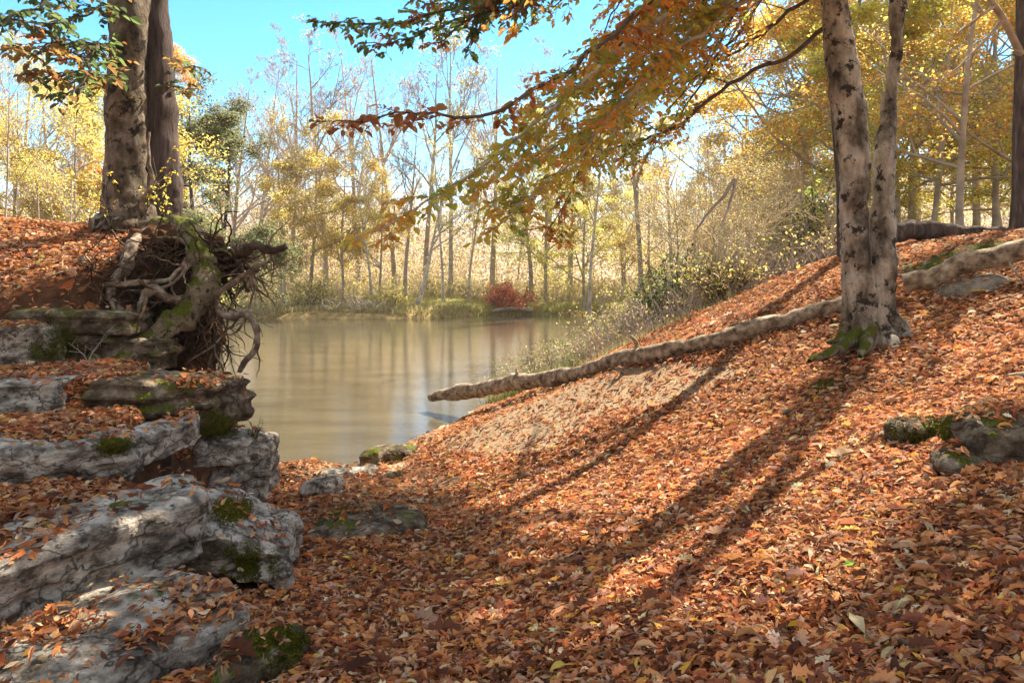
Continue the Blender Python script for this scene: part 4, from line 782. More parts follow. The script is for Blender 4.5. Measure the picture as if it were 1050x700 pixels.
kind('gold_b', 'grey_bark', 'grey_bark', 0, dict(seed=1017, Ht=11, r0=.12, lv=(11, 7, 5), ang=(35, 70), up=.04, minr=.010, t0=.2, ratio=(.45, .5, .5)), (5000, .16, [GLD, YEL, TAN, OLV], [3, 3, 3, 3]))
kind('lime_a', 'grey_bark', 'grey_bark', 0, dict(seed=1021, Ht=13, r0=.14, lv=(12, 8, 5), ang=(40, 75), up=.02, minr=.010, t0=.15, ratio=(.4, .5, .5)), (9000, .15, [LIM, YEL, OLV], [5, 3, 2]))
kind('cedar', 'dark_bark', 'dark_bark', 0, dict(seed=1025, Ht=12, r0=.16, lv=(22, 8, 5), ang=(60, 85), up=.03, minr=.010, t0=.04, ratio=(.32, .45, .5)), (17000, .13, [(.13, .16, .07), (.09, .12, .045), (.22, .2, .07), (.35, .18, .05)], [4, 4, 3, 1]))
kind('orange_u', 'grey_bark', 'grey_bark', 0, dict(seed=1029, Ht=10, r0=.10, lv=(12, 7, 5), ang=(50, 85), up=.0, minr=.008, t0=.2, ratio=(.45, .5, .5)), (9000, .12, [GLD, OR, YEL, YG], [4, 3, 3, 2], dict(flat=.25)))
kind('green_u', 'grey_bark', 'grey_bark', 0, dict(seed=1033, Ht=9, r0=.09, lv=(12, 7, 5), ang=(50, 85), up=.0, minr=.008, t0=.2, ratio=(.45, .5, .5)), (9000, .12, [YG, YE, GR, GO], [4, 3, 2, 2], dict(flat=.25)))
kind('sapling', 'pale_bark', 'pale_bark', 0, dict(seed=1037, Ht=6, r0=.04, lv=(9, 6, 4), ang=(20, 45), up=.10, minr=.005, t0=.15, ratio=(.5, .5, .5)), (900, .09, [YEL, LIM, GLD], [4, 3, 1]))
kind('sapling_b', 'grey_bark', 'grey_bark', 0, dict(seed=1041, Ht=7, r0=.045, lv=(10, 7, 5), ang=(25, 55), up=.08, minr=.005, t0=.1, ratio=(.5, .5, .5)), (2600, .09, [YEL, LIM, OLV, GLD], [4, 4, 2, 2]))
kind('thicket', 'grey_bark', 'straw_twigs', 0, dict(seed=1045, Ht=4.5, r0=.035, lv=(14, 8, 4), ang=(25, 70), up=.03, minr=.005, t0=.02, ratio=(.7, .55, .5), wob=.2), (2200, .045, [TAN, OLV, YEL, GLD], [4, 3, 1, 1]))
kind('oldfar', 'dark_bark', 'grey_bark', 0, dict(seed=1049, Ht=13, r0=.24, lv=(9, 7, 5), ang=(40, 75), up=.02, minr=.01, t0=.3, ratio=(.45, .5, .5)), (8000, .13, [OR, GLD, YG, RU], [4, 3, 2, 2], dict(flat=.35)))
def tree(kd, px, Y, topy, label, name='tree', cat='tree', group=None, rot=0, lean=0, x=None, wide=1.0, h=None):
    a_, b_, c_, Ht, _ = KINDS[kd]; X = (px-CX)/F*Y if x is None else x; z = max(float(Hg(np.array(X), np.array(Y))), 0)-.12
    if h is None: h = EYE-(topy-HY)/F*Y-z
    s = h/Ht; r_ = empty(name, (X, Y, z), label, cat, group); r_.scale = (s*wide, s*wide, s); r_.rotation_euler = (0, lean, rot)
    lf = c_
    if Y < 40 and x is None and px > 700 and c_ is not None:     # thin the foliage where the photograph's slope stands in sun
        L_ = LEAFMB[kd]; V = np.concatenate(L_.V).reshape(-1, 6, 3); C = np.concatenate(L_.C).reshape(-1, 6, 3); m_ = V.mean(1)*np.array([s*wide, s*wide, s]); cr_, sr_ = math.cos(rot), math.sin(rot)
        wp = np.stack([m_[:, 0]*cr_-m_[:, 1]*sr_, m_[:, 0]*sr_+m_[:, 1]*cr_, m_[:, 2]], -1)+np.array([X, Y, z]); kp = keep_mask(wp, rs(int(px)), .96, 6)
        if kp.sum() < len(kp): mb = MB(); n_ = int(kp.sum()); mb.add(V[kp].reshape(-1, 3), (np.array([[0, 1, 2, 3], [0, 3, 4, 5]])[None]+(np.arange(n_)*6)[:, None, None]).reshape(-1, 4), C[kp].reshape(-1, 3)); nf = mb.build('foliage', M['far_leaf'], r_, smooth=False); lf = None
    for q in (a_, b_, lf):
        if q is None: continue
        o_ = q.copy(); COL.objects.link(o_); o_.parent = r_
    return r_
GB = 'trees of the far bank'
FAR = [
 ('bare_a', 236, 56, 92, 'pale bare tree just right of the dark cedar, far bank', 0.3), ('bare_a', 262, 60, 78, 'mauve twigged bare tree at the left end of the blue sky gap', 1.2),
 ('bare_a', 300, 62, 52, 'tall mauve bare tree rising over the golden trees of the far bank', 2.2), ('bare_b', 335, 60, 55, 'grey bare tree with spreading top behind the golden trees', .8),
 ('bare_a', 368, 64, 50, 'bare tree whose crown stands under the dark leafed bough', 3.1), ('bare_a', 405, 62, 62, 'fine twigged bare tree above the red tipped beech branch', 4.0),
 ('pale_c', 462, 58, 22, 'white limbed bare tree standing tallest against the sky in the centre', .4), ('bare_b', 437, 61, 70, 'bare tree with a long slanting limb left of the white limbed tree', 5.0), ('bare_a', 505, 60, 60, 'bare tree right of the white limbed tree, half behind the beech leaves', 1.9),
 ('gold_a', 318, 54, 110, 'golden yellow tree with layered foliage, brightest of the far bank', .5), ('gold_a', 352, 53, 160, 'small golden tree in front of the bare grey tree', 2.5), ('gold_b', 388, 55, 175, 'yellow ochre tree left of the leaning pale trunk', 1.1), ('gold_b', 290, 52, 200, 'low golden tree above the shore brush at left', 4.4),
 ('pale_c', 292, 53, 120, 'slim white trunk standing among the golden trees', 1.0), ('pale_c', 381, 52, 150, 'slim pale trunk pair by the brush heap', 2.0), ('pale_c', 455, 53, 150, 'upright white trunk right beside the leaning one', 3.0),
 ('bare_b', 415, 54, 140, 'thin grey trunk left of the leaning pale trunk', 3.7), ('pale_c', 480, 56, 150, 'slender pale trunk behind the red bush', 5.1), ('bare_b', 545, 57, 130, 'grey trunk right behind the red bush', .9),
 ('lime_a', 560, 58, 120, 'lime green tree in the middle distance behind the beech leaves', 1.0), ('lime_a', 600, 55, 150, 'bright yellow green tree left of the dark middle trunk', 2.0), ('gold_b', 640, 57, 190, 'ochre tree just left of the dark middle trunk', 3.0),
 ('pale_c', 604, 50, 120, 'pale leaning trunk pair beneath the lime green tree', 4.0), ('bare_b', 585, 60, 90, 'bare grey tree over the lime green tree', 5.0), ('bare_a', 690, 52, 110, 'hazy bare tree right of the dark middle trunk', 2.6), ('bare_a', 740, 50, 90, 'bare mauve tree above the brushy slope', 1.6),
 ('bare_b', 780, 52, 120, 'bare tree behind the hanging rust coloured branch', .2), ('lime_a', 665, 62, 140, 'pale lime tree far behind the dark middle trunk', .7), ('gold_b', 715, 56, 190, 'orange tinted tree at the head of the brushy slope', 2.9), ('bare_a', 640, 64, 80, 'tall bare tree above the ochre tree', 3.9), ('bare_a', 560, 66, 60, 'bare crown showing between beech leaves at top centre', 1.4)]
for kd, px, Y, ty, lb, ro in FAR: tree(kd, px, Y, ty, lb, rot=ro, group=GB)
tree('pale_c', 427, 51.5, 175, 'pale trunk leaning right over the river beside the brush heap', rot=.6, lean=.30, wide=1.9)
# dark trunk in the middle distance
tree('bare_b', 658, 26, 40, 'dark straight trunk standing in the green brush of the right bank', rot=.3, wide=.75)
# left side, behind the high bank
for kd, px, Y, ty, lb, ro, nm in [
  ('cedar', 208, 24, 95, 'dark green cedar right of the twin trunks', .2, 'cedar_tree'), ('cedar', 225, 27, 112, 'second dark cedar, lower and further right of the twin trunks', 2.2, 'cedar_tree'), ('oldfar', 190, 34, 98, 'rust topped tree behind the dark cedar', 1.4, 'tree'),
  ('sapling', 5, 11, 70, 'pale stemmed yellow sapling at the left edge', .5, 'sapling'), ('sapling_b', 40, 13, 95, 'yellow leafed sapling with slanting stems left of the twin trunks', 1.7, 'sapling'), ('sapling', 72, 12, 130, 'thin golden sapling close left of the twin trunks', 2.9, 'sapling'),
  ('gold_a', 20, 30, 90, 'broad yellow tree behind the saplings at far left', 3.2, 'tree'), ('gold_b', 70, 28, 100, 'olive and gold tree behind the left bank', 1.2, 'tree'), ('lime_a', 105, 32, 110, 'yellow green tree hidden partly by the twin trunks', .1, 'tree'),
  ('bare_a', 15, 40, 45, 'bare pale tree high above the left saplings', 2.1, 'tree'), ('bare_b', 60, 44, 75, 'grey bare tree above the olive and gold tree', .9, 'tree'), ('bare_a', 95, 46, 85, 'bare tree close to the left side of the twin trunks', 4.9, 'tree'),
  ('sapling_b', 190, 14, 150, 'thin dark stemmed sapling right of the twin trunks', 2.4, 'sapling'), ('bare_b', 185, 50, 100, 'bare tree rising over the cedar', 3.3, 'tree'), ('gold_b', 150, 34, 120, 'golden tree seen behind the twin trunks', 5.3, 'tree')]:
    tree(kd, px, Y, ty, lb, rot=ro, name=nm, cat='sapling' if nm == 'sapling' else 'tree', group='young trees behind the left bank' if nm == 'sapling' else 'trees behind the left bank')
# right side plateau
for kd, px, Y, ty, lb, ro, h in [
  ('oldfar', 1046, 13.5, 0, 'dark mottled trunk at the right edge on top of the bank', .8, 9.5), ('oldfar', 872, 12.0, 0, 'dark tree half hidden behind the twin stemmed beech', 0.0, 12), ('orange_u', 985, 17, 0, 'slim golden tree between the beech and the right edge trunk', .3, 9.5),
  ('green_u', 955, 22, 0, 'yellow green tree right of the beech on the bank top', 1.3, 10), ('orange_u', 1020, 24, 0, 'orange tree beyond the right edge trunk', 2.3, 12), ('orange_u', 920, 27, 0, 'golden tree seen close right of the beech stems', 3.3, 12),
  ('green_u', 850, 24, 0, 'green and gold tree just left of the beech', .2, 9), ('orange_u', 820, 30, 0, 'layered golden tree left of the beech on the bank top', 1.7, 10), ('green_u', 880, 34, 0, 'yellow tree behind the beech trunk', 4.2, 13), ('gold_b', 790, 36, 0, 'small yellow tree at the end of the bank top', 5.0, 8),
  ('bare_a', 1000, 40, 0, 'pale bare tree behind the golden ones at right', 1.0, 16), ('bare_b', 940, 44, 0, 'grey bare tree right of the beech far back', 2.0, 17), ('orange_u', 1065, 19, 0, 'leafy golden tree reaching in at the right edge', .9, 10), ('gold_a', 975, 36, 0, 'yellow tree in the gap under the right canopy', .9, 10)]:
    tree(kd, px, Y, 0, lb, rot=ro, h=h, group='trees on the right bank', wide=.8 if px == 872 else 1.0, lean=-.065 if px == 872 else 0)
for kd, px, Y, lb, ro, h, wd_ in [('orange_u', 862, 27, 'tall golden tree whose crown fills the gap left of the beech stems', 1.1, 15, 1.0), ('green_u', 935, 29, 'tall yellow green tree crowning over the beech from behind', 2.2, 17, 1.0), ('orange_u', 1000, 30, 'tall orange gold tree left of the right edge trunk', 3.1, 17, 1.0), ('orange_u', 815, 33, 'tall orange tree behind the hanging rust branch', .4, 14, 1.1),
    ('oldfar', 1045, 33, 'large rust and gold tree behind the right edge trunk', 4.0, 19, 1.0), ('gold_a', 960, 42, 'tall pale gold tree deep in the right bank wood', 5.0, 21, 1.0), ('gold_b', 890, 46, 'gold tree deep behind the beech stems', 1.8, 20, 1.0), ('gold_b', 770, 44, 'airy orange gold tree above the slope thickets', 2.8, 15, 1.1), ('green_u', 1030, 26, 'low green gold tree beneath the large rust and gold tree', 3.8, 8, 1.2), ('gold_a', 1075, 28, 'gold tree half cut by the right edge', .6, 15, 1.0)]:
    tree(kd, px, Y, 0, lb, rot=ro, h=h, wide=wd_, group='trees on the right bank')
for kd, px, Y, lb, ro, h in [('thicket', 735, 14, 'grey brown thicket at the left foot of the leafy slope', .4, 2.6), ('thicket', 770, 15, 'leafless thicket halfway up the slope edge', 1.4, 2.8), ('thicket', 800, 16, 'tan thicket near the top of the slope', 2.4, 2.4), ('thicket', 825, 17, 'bare twiggy bush at the slope top by the beech', 3.4, 2.2),
    ('thicket', 760, 20, 'tall bare thicket behind the slope edge', 4.4, 3.4), ('thicket', 715, 18, 'bare thicket right of the green bush', 5.4, 3.2), ('thicket', 790, 22, 'high twiggy thicket left of the hanging rust branch', .9, 3.4), ('thicket', 690, 24, 'pale thicket behind the green bush', 1.9, 5), ('thicket', 730, 28, 'distant thicket above the green bush', 2.9, 6.5), ('thicket', 835, 22, 'olive thicket beside the beech stems', 3.9, 3.2), ('thicket', 850, 15, 'low bare bush directly left of the beech', 1.2, 1.8)]:
    tree(kd, px, Y, 0, lb, rot=ro, h=h, name='thicket', cat='bush', wide=1.25, group='thickets along the slope edge')
# pale dead limbs hanging in front of the thicket
for k, pl in enumerate([[(752, 182, 9.2), (738, 205, 9.1), (722, 228, 9), (712, 240, 9)], [(756, 185, 9.2), (748, 208, 9.1), (738, 232, 9)]]):
    mb = MB(); gtube(mb, pl, np.linspace(.028, .008, len(pl)), 16, 6, 620+k, .004); tag(mb.build('dead_limb', M['pale_bark'], origin=P(*pl[0])), ['longer pale dead limb hanging before the brushy slope', 'shorter pale dead limb hanging beside the longer one'][k], 'branch')

# far woods as one mass, further than the trees above
rng = rs(1200); mbw = MB(); mbl = MB()
for k in range(85):
    kd = ['bare_a', 'bare_b', 'bare_a', 'pale_c'][k % 4]; lvv = KINDS[kd][4]; Ht = KINDS[kd][3]; Y = rng.uniform(68, 125); X = rng.uniform(-.95, .95)*Y; h = rng.uniform(13, 17)*(.75+.3*(Y/100)); s = h/Ht; z = float(Hg(np.array(X), np.array(Y)))
    a_ = rng.uniform(0, 6.28); Rm = np.array([[math.cos(a_), -math.sin(a_), 0], [math.sin(a_), math.cos(a_), 0], [0, 0, 1]])
    for li, (q, r_) in enumerate(lvv[:4]):
        if li == 3: q = q[::2]; r_ = r_[::2]*2.2
        elif li == 2: q = q[:, ::2]; r_ = r_[:, ::2]*1.3
        tubes(mbw, (q@Rm.T)*s+np.array([X, Y, z]), r_*s, 5 if li == 0 else 3)
    q = lvv[3][0]; n = 1000; p = (q[rng.integers(0, len(q), n), rng.integers(1, 5, n)]@Rm.T)*s+np.array([X, Y, z])+rng.normal(0, .5, (n, 3))
    leaves_on(mbl, p, rng.normal(0, 1, (n, 3)), 0.22, pal([TAN, PNK, YEL, OLV], n, rng, [4, 3, 2, 1.5]), rng, tilt=.8)
for k in range(330):  # understorey of the far woods
    Y = rng.uniform(62, 110); X = rng.uniform(-.95, .95)*Y; n = 1000; z = float(Hg(np.array(X), np.array(Y))); p = np.array([X, Y, z])+rng.normal(0, 1, (n, 3))*np.array([2.6, 2.2, 3.2])+np.array([0, 0, 4.0 if k % 2 else 2.]); p = p[p[:, 2] > z]
    leaves_on(mbl, p, rng.normal(0, 1, p.shape), .21, pal([TAN, YEL, OLV, PNK, (.38, .28, .2)], len(p), rng, [4, 2, 3, 3, 4]), rng, tilt=.8)
for k in range(260):
    Y = rng.uniform(100, 128); X = rng.uniform(-.95, .95)*Y; n = 330; p = np.array([X, Y, 1])+rng.normal(0, 1, (n, 3))*np.array([3.4, 2.5, 4])+np.array([0, 0, rng.uniform(4, 12)]); p = p[p[:, 2] > .8]
    leaves_on(mbl, p, rng.normal(0, 1, p.shape), .48, pal([PNK, TAN, YEL, (.4, .3, .26)], len(p), rng, [4, 4, 1, 3]), rng, tilt=.8)
tag(mbw.build('far_woods', M['grey_bark']), 'hazy bare woodland closing the view beyond the river', 'woodland', kind='stuff'); tag(mbl.build('far_woods', M['far_leaf'], smooth=False), 'sparse tan and yellow leaves of the distant woodland', 'woodland', kind='stuff')

# ------------------------------------------------------------------ brush, grasses and shore growth
def brush(name, label, seed, n, area, hgt, cols, wts, r_=.008, leaf=0, lc=None, lw=None, lsize=.06, mat='twig', spread=.35, wood=(1, 1, 1), kind_='stuff', segs=6, thing=None):
    rng = rs(seed); x, y = area(rng, n); z = Hg(x, y); b0 = np.stack([x, y, z-.03], -1); d = nrm(rng.normal(0, spread, (n, 3))*np.array([1, 1, 0])+np.array([0, 0, 1.])); L0 = rng.uniform(.45, 1, n)*hgt; q = [b0]
    for k in range(segs-1): d = nrm(d+rng.normal(0, .13, d.shape)); q.append(q[-1]+d*(L0/(segs-1))[:, None])
    q = np.stack(q, 1); mb = MB(); tubes(mb, q, np.linspace(1, .3, segs)[None]*rng.uniform(.6, 1.2, (n, 1))*r_, 3, col=pal([wood], n, rng, None, .25))
    m_ = n*2; bi = rng.integers(0, n, m_); kk = rng.integers(1, segs-1, m_); p0 = q[bi, kk]; dd = nrm(nrm(q[bi, kk+1]-p0)+rng.normal(0, .5, (m_, 3))); L2 = (L0[bi]*rng.uniform(.2, .45, m_))[:, None]; q2 = np.stack([p0, p0+dd*L2*.5, p0+nrm(dd+rng.normal(0, .2, dd.shape))*L2], 1)
    tubes(mb, q2, np.array([[.6, .45, .25]])*r_*np.ones((m_, 1)), 3, col=pal([wood], m_, rng, None, .25))
    o_ = mb.build(name if thing is None else 'stems', M[mat], thing)
    if thing is None: tag(o_, label, 'brush', kind='stuff')
    if leaf:
        lm = MB(); k = rng.integers(0, m_, leaf); p = q2[k, rng.integers(1, 3, leaf)]+rng.normal(0, .05, (leaf, 3)); leaves_on(lm, p, rng.normal(0, 1, (leaf, 3)), lsize, pal(lc, leaf, rng, lw), rng, tilt=.6)
        l_ = lm.build('leaves' if thing is None else 'foliage', M['far_leaf'], o_ if thing is None else thing, smooth=False)
        if thing is None: l_['kind'] = 'stuff'
    return o_
def blades(name, label, seed, n, area, hgt, cols, wts, wd=.012):
    rng = rs(seed); x, y = area(rng, n); z = Hg(x, y); k = z > .0; x, y, z = x[k], y[k], z[k]; n = len(x); p = np.stack([x, y, z-.01], -1); a_ = rng.uniform(0, 6.28, n); h = rng.uniform(.5, 1.1, n)*hgt; s = np.stack([np.cos(a_), np.sin(a_), 0*a_], -1)*wd; ln = rng.normal(0, .35, (n, 3))*np.array([1, 1, 0])
    V = np.stack([p-s, p+s, p+(np.array([0, 0, .6])+ln*.5)*h[:, None]+s*.7, p+(np.array([0, 0, .6])+ln*.5)*h[:, None]-s*.7, p+(np.array([0, 0, 1.])+ln*1.2)*h[:, None]], 1); o_ = (np.arange(n)*5)[:, None]
    mb = MB(); mb.addm(V.reshape(-1, 3), [np.array([[0, 1, 2, 3]])+o_, np.array([[3, 2, 4]])+o_], np.repeat(pal(cols, n, rng, wts), 5, axis=0)); return tag(mb.build(name, M['grass'], smooth=False), label, 'grass', kind='stuff')
def box(x0, x1, y0, y1): return lambda rng, n: (rng.uniform(x0, x1, n), rng.uniform(y0, y1, n))
def shoreband(y0, y1, d0, d1):
    def f(rng, n): y = rng.uniform(y0, y1, n); return xs(y)+rng.uniform(d0, d1, n), y
    return f
blades('grass', 'yellow green grass along the far shoreline', 701, 26000, box(-9, 12, 52.2, 59), .45, [(.66, .64, .14), (.44, .48, .10), (.75, .62, .25)], [4, 2, 2], .035)
blades('grass', 'pale dry grass at the foot of the far trees', 702, 42000, box(-40, 14, 48.1, 61), .5, [(.55, .45, .2), (.4, .36, .1), (.5, .5, .12)], [4, 2, 1], .04)
brush('undergrowth', 'tan and yellow undergrowth beneath the far bank trees', 703, 3400, lambda r, n: (lambda x, y: (x, np.where(x > -8, np.maximum(y, 56.5+(y-48)*.3), y)))(r.uniform(-42, 14, n), r.uniform(48.3, 66, n)), 2.6, 0, 0, 0.018, 70000, [YEL, TAN, OLV, LIM, PNK], [2, 4, 4, 3, 1], .11, 'mauve', .4)
brush('undergrowth', 'scrub on the far end of the right bank', 704, 1500, shoreband(22, 50, .8, 12), 2.2, 0, 0, .014, 16000, [OLV, YEL, TAN, LIM], [5, 1, 4, 2], .09, 'mauve', .4)
brush('undergrowth', 'weedy brown and green growth where the right bank meets the water', 705, 1500, shoreband(14.2, 22, .1, 2.2), .95, 0, 0, .006, 12000, [(.14, .2, .05), OLV, TAN, (.25, .15, .1)], [5, 3, 3, 3], .045, 'mauve', .35, wood=(1.3, 1.05, .8))
brush('undergrowth', 'dry brush along the edge of the right hand slope', 706, 1300, shoreband(13.2, 24, 2.0, 4.6), 1.15, 0, 0, .007, 9000, [TAN, OLV, (.3, .2, .14)], [4, 3, 3], .045, 'mauve', .4, wood=(1.3, 1.05, .8))
brush('undergrowth', 'twiggy brush at the top edge of the right bank', 707, 900, shoreband(13, 24, 3.8, 7.5), 1.3, 0, 0, .008, 3500, [TAN, OLV, YEL, GO], [4, 3, 2, 1], .07, 'mauve', .4)
blades('grass', 'green and straw coloured grass tufts by the right waterline', 708, 7000, shoreband(13.8, 20, 0, 1.8), .35, [(.12, .2, .04), (.35, .33, .1), (.4, .3, .15)], [4, 3, 2], .006)
blades('grass', 'straw coloured grass blades on the upper edge of the slope', 709, 2500, shoreband(12.5, 16, 2.2, 5.2), .22, [(.5, .38, .16), (.35, .33, .1)], [4, 2], .005)
def bush(px, py, r_, h, label, seed, cols, wts, n, name='bush', lsize=.07, at=None, stems=40, Y=None):
    g = G(px, py) if Y is None else np.array([(px-CX)/F*Y, Y, float(Hg(np.array((px-CX)/F*Y), np.array(Y)))]); rng = rs(seed); o_ = empty(name, g, label, 'bush', 'bushes')
    q = [np.zeros((stems, 3))+rng.normal(0, r_*.15, (stems, 3))*np.array([1, 1, 0])]; d = nrm(rng.normal(0, .5, (stems, 3))*np.array([1, 1, 0])+np.array([0, 0, 1.])); L0 = rng.uniform(.6, 1.05, (stems, 1))*h
    for k in range(6): d = nrm(d+rng.normal(0, .16, d.shape)*np.array([1, 1, .5])*(1+r_)); q.append(q[-1]+d*L0/6)
    q = np.stack(q, 1); q[..., :2] *= (r_/(h*.55)); mb = MB(); tubes(mb, q, np.linspace(1, .3, 7)[None]*np.full((stems, 1), .012*h), 4); m_ = stems*7; bi = rng.integers(0, stems, m_); kk = rng.integers(1, 6, m_); p0 = q[bi, kk]
    q2 = np.stack([p0, p0+rng.normal(0, .13*h, (m_, 3))], 1); tubes(mb, q2, np.full((m_, 2), .005*h), 3); mb.build('stems', M['twig'], o_)
    k = rng.integers(0, m_, n); p = q2[k, 0]+(q2[k, 1]-q2[k, 0])*rng.random((n, 1))*1.15+rng.normal(0, .05*h, (n, 3)); p[:, 2] = np.abs(p[:, 2]); lm = MB(); leaves_on(lm, p, rng.normal(0, 1, (n, 3)), lsize, pal(cols, n, rng, wts), rng, tilt=.6); lm.build('foliage', M['far_leaf'], o_, smooth=False); return o_
bush(519, 316, 1.7, 2.6, 'red leafed bush on the far shore', 801, [(.8, .16, .06), (.85, .32, .12), (.6, .2, .12)], [4, 3, 2], 5000, lsize=.16, Y=55.5)
bush(692, 325, .75, 1.9, 'leafy green bush at the foot of the brushy slope', 802, [(.10, .18, .03), (.2, .28, .05), (.06, .10, .02)], [4, 3, 3], 3200, lsize=.085, Y=15.5)
bush(640, 338, .8, 1.0, 'low pale green bush at the right waterline', 803, [OLV, (.15, .2, .05), TAN], [4, 3, 3], 2200, lsize=.07, Y=17)
bush(590, 322, 1.2, 1.2, 'straw coloured bush right of the red bush', 804, [TAN, YEL, OLV], [4, 3, 2], 1800, lsize=.15, Y=53)
bush(398, 318, 1.4, 1.9, 'yellow green shrub left of the brush heap', 805, [LIM, YEL, OLV], [4, 3, 2], 2600, lsize=.14, Y=51.5)
bush(325, 316, 1.6, 3.0, 'bright yellow green shrub on the far shore at left', 806, [LIM, YEL], [4, 3], 2600, lsize=.16, Y=51)
bush(745, 275, .7, 1.2, 'tangled olive bush on the slope edge', 807, [OLV, TAN, YEL], [4, 3, 2], 1500, lsize=.07, Y=13.5)
bush(840, 215, 1.0, 2.4, 'bright green bush behind the beech at the bank top', 808, [(.25, .38, .04), YG, YEL], [4, 3, 2], 3000, lsize=.1, Y=16)
# brush heap and drift wood of the far shore
rng = rs(820); g = np.array([-11.6, 49.4, .1]); o_ = empty('brush_heap', g, 'heap of grey driftwood and roots at the far waterline', 'driftwood'); mb = MB(); n = 160
b0 = rng.normal(0, 1, (n, 3))*np.array([1.3, .5, .3]); b0[:, 2] = abs(b0[:, 2]); d = nrm(rng.normal(0, 1, (n, 3))*np.array([1.2, .5, .6])); q = np.stack([b0, b0+d*.6+rng.normal(0, .1, (n, 3)), b0+d*1.3+rng.normal(0, .2, (n, 3))], 1); q[..., 2] = np.abs(q[..., 2]); tubes(mb, q, np.array([[1, .8, .4]])*rng.uniform(.02, .09, (n, 1)), 5); mb.build('sticks', M['mauve'], o_)
for k, (x0, x1, y_, lb) in enumerate([(-22, -15.5, 49.2, 'long grey drift log at the far waterline left of the heap'), (-1.6, 1.6, 54.2, 'pale drift log below the red bush'), (-9, -6.2, 49.9, 'short drift log right of the brush heap')]):
    mb = MB(); q = resample(np.array([[x0, y_, .25], [(x0+x1)/2, y_+.3, .45], [x1, y_, .3]]), 20); tubes(mb, q, np.full(20, .16), 8, cap=True, disp=lambda w_: .05*vnoise(w_, 2, 3)); tag(mb.build('drift_log', M['grey_bark'], origin=q[0]), lb, 'log')
# little seedlings and twigs near the stones
def weed(px, py, Y, h, seed, label, n=7, cols=None, leaf=0, spread=.5, mat='twig', r_=.004, lsize=.03):
    rng = rs(seed); b0 = P(px, py, Y); o_ = empty('weed', b0, label, 'plant', 'weeds and seedlings'); mb = MB(); q = [np.zeros((n, 3))]; d = nrm(rng.normal(0, spread, (n, 3))*np.array([1, .6, 0])+np.array([0, 0, 1.])); L0 = rng.uniform(.5, 1, (n, 1))*h
    for k in range(7): d = nrm(d+rng.normal(0, .16, d.shape)); q.append(q[-1]+d*L0/7)
    q = np.stack(q, 1); tubes(mb, q, np.linspace(1, .3, 8)[None]*np.full((n, 1), r_), 4); m_ = n*3; bi = rng.integers(0, n, m_); p0 = q[bi, rng.integers(2, 7, m_)]; tubes(mb, np.stack([p0, p0+nrm(rng.normal(0, 1, (m_, 3))+np.array([0, 0, .8]))*h*.22], 1), np.full((m_, 2), r_*.5), 3); mb.build('stems', M[mat], o_)
    if leaf: lm = MB(); p = q[rng.integers(0, n, leaf), rng.integers(2, 8, leaf)]+rng.normal(0, .012, (leaf, 3)); leaves_on(lm, p, rng.normal(0, 1, (leaf, 3)), lsize, pal(cols, leaf, rng), rng); lm.build('foliage', M['leaf'], o_, smooth=False)
weed(90, 372, 5.9, .42, 901, 'bare forked seedling in front of the mossy ledge', 3, spread=.3, mat='pale_bark')
weed(258, 455, 5.9, .3, 902, 'dry wiry weed growing on the corner boulder', 14, [YG], 5)
weed(236, 440, 5.8, .22, 903, 'dark wiry weed beside the corner boulder', 16, spread=.8)
weed(545, 385, 14.2, .75, 904, 'tall dry weed beside the long log', 9, [OLV, TAN], 60)
weed(565, 378, 14.6, .9, 905, 'tall brown weed standing behind the long log', 9, [OLV, TAN], 70)
weed(5, 330, 6.6, .7, 906, 'yellow stemmed weed at the left edge of the leafy bank', 5, [YG, LIM], 40, lsize=.05)
weed(40, 305, 7.0, .55, 907, 'green leaved weed on the leafy bank', 6, [YG, GR], 50, lsize=.05)
weed(148, 226, 7.9, 1.1, 908, 'thin crooked sapling standing in front of the twin trunks', 3, [YG, GO, YE], 60, spread=.2, r_=.008, lsize=.038)
weed(172, 228, 8.0, .8, 909, 'yellow leaved seedling at the foot of the darker trunk', 4, [LIM, YE], 60, spread=.3, lsize=.038)
weed(112, 232, 7.9, .9, 910, 'golden leaved seedling left of the twin trunks', 4, [YE, GO], 50, spread=.3, lsize=.038)
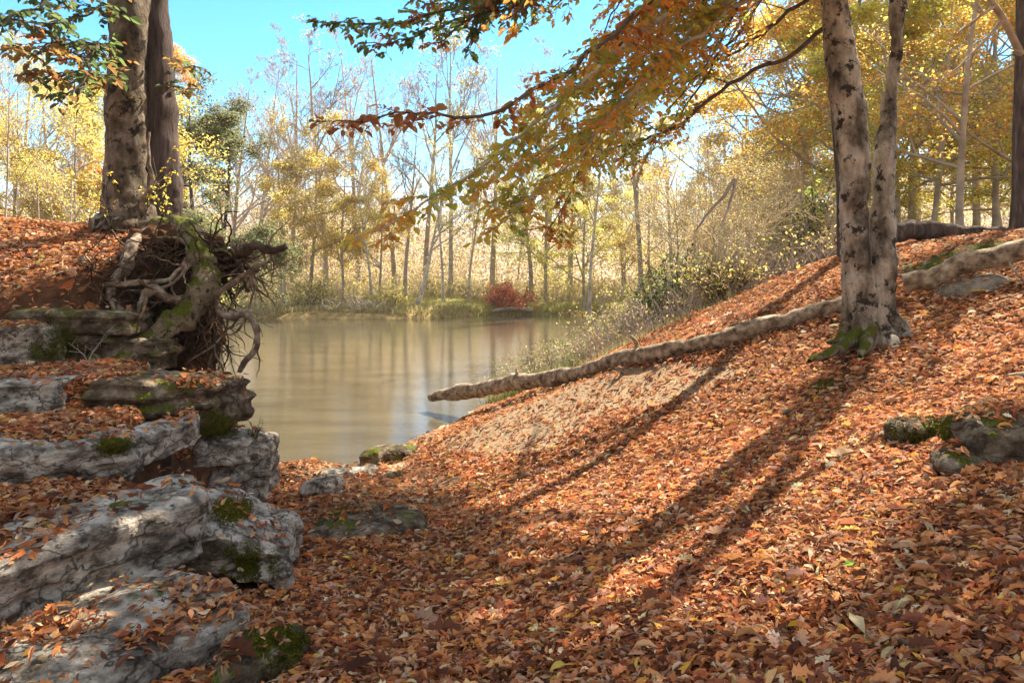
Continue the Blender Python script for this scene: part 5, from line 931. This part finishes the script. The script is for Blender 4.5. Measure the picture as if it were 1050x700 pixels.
# moss cushions
def moss(px, py, Y, r_, seed, label, on=None, sq=.5):
    rng = rs(seed); n = 5200; g0 = P(px, py, Y) if Y else G(px, py); rp = r_*F/g0[1]*1.7; q = rng.normal(0, .55, (n, 2))*np.array([rp, rp*max(sq, .45)*1.2]); nzv = vnoise(np.c_[q*.09, np.full(n, seed)], 1, seed); q = q[(nzv*1.3+rng.normal(0, .2, n) > -.25+.6*(np.hypot(q[:, 0], q[:, 1])/rp-.6))]
    pts = []; nn_ = []
    for a_, b_ in q:
        dr = np.array([(px+a_-CX)/F, 1, -(py+b_-HY)/F]); h, no, _, _ = BV.ray_cast((0, 0, EYE), Vector(dr/np.linalg.norm(dr)))
        if h is not None and abs(h.y-g0[1]) < .6: pts.append(h[:]); nn_.append(no[:])
    if len(pts) < 60:
        xy = g0[:2]+rng.normal(0, .6, (1600, 2))*r_; pts = np.c_[xy, Hg(xy[:, 0], xy[:, 1])+.03*np.exp(-((xy-g0[:2])**2).sum(1)/(r_*r_))]; nn_ = Hn(xy[:, 0], xy[:, 1])
    p = np.array(pts); no = np.array(nn_); no[no[:, 1] > 0] *= 1; m_ = len(p); mb = MB()
    for rep_ in range(2):
        d = nrm(no+rng.normal(0, .6, (m_, 3))+np.array([0, 0, .3])); s2 = nrm(np.cross(d, rng.normal(0, 1, (m_, 3))))*.0045; V = np.stack([p-s2-no*.004, p+s2-no*.004, p+d*rng.uniform(.005, .014, (m_, 1))], 1)
        mb.add(V.reshape(-1, 3), (np.array([[0, 1, 2]])+(np.arange(m_)*3)[:, None]), np.repeat(pal([(.9, .95, .8), (1.5, 1.35, .7), (.6, .6, .5)], m_, rng), 3, axis=0)); p = p+rng.normal(0, .006, p.shape)
    tag(mb.build('moss_mat', M['moss'], smooth=False, origin=g0), label, 'moss', 'moss mats')
moss(252, 578, 3.55, .075, 1, 'bright green moss cushion at the end of the leafy tread')
moss(238, 522, 4.0, .06, 2, 'small moss patch beside the long white step')
moss(290, 655, 2.85, .08, 3, 'moss cushion hanging on the boulder at the path edge', sq=.9)
moss(116, 455, 4.15, .05, 4, 'yellowish moss on the joint of the middle blocks')
moss(60, 350, 6.12, .13, 5, 'thick green moss in the recess below the jutting ledge', sq=.9)
moss(45, 365, 6.05, .12, 6, 'lower moss clump in the dark recess', sq=.8)
moss(222, 436, 5.5, .1, 7, 'olive moss at the top of the corner boulder')
moss(842, 372, 6.25*SCL, .12, 8, 'mossy hummock over the left root of the beech', sq=.35)
moss(955, 445, None, .14, 9, 'dark moss over the stone right of the beech', sq=.4)

# ------------------------------------------------------------------ the light autumn haze over the river
mb = MB(); x0, x1, y0, y1, z0, z1 = -640, 640, -70, 1230, -13, 27
mb.add([[x0, y0, z0], [x1, y0, z0], [x1, y1, z0], [x0, y1, z0], [x0, y0, z1], [x1, y0, z1], [x1, y1, z1], [x0, y1, z1]], [[0, 3, 2, 1], [4, 5, 6, 7], [0, 1, 5, 4], [1, 2, 6, 5], [2, 3, 7, 6], [3, 0, 4, 7]])
m, t, N, L = newmat('haze_air'); v = N('ShaderNodeVolumePrincipled'); v.inputs['Color'].default_value = (.92, .9, .86, 1); v.inputs['Density'].default_value = .0005; v.inputs['Anisotropy'].default_value = .2
o = N('ShaderNodeOutputMaterial'); L(v.outputs[0], o.inputs['Volume']); tag(mb.build('haze', m, smooth=False), kind='stuff')
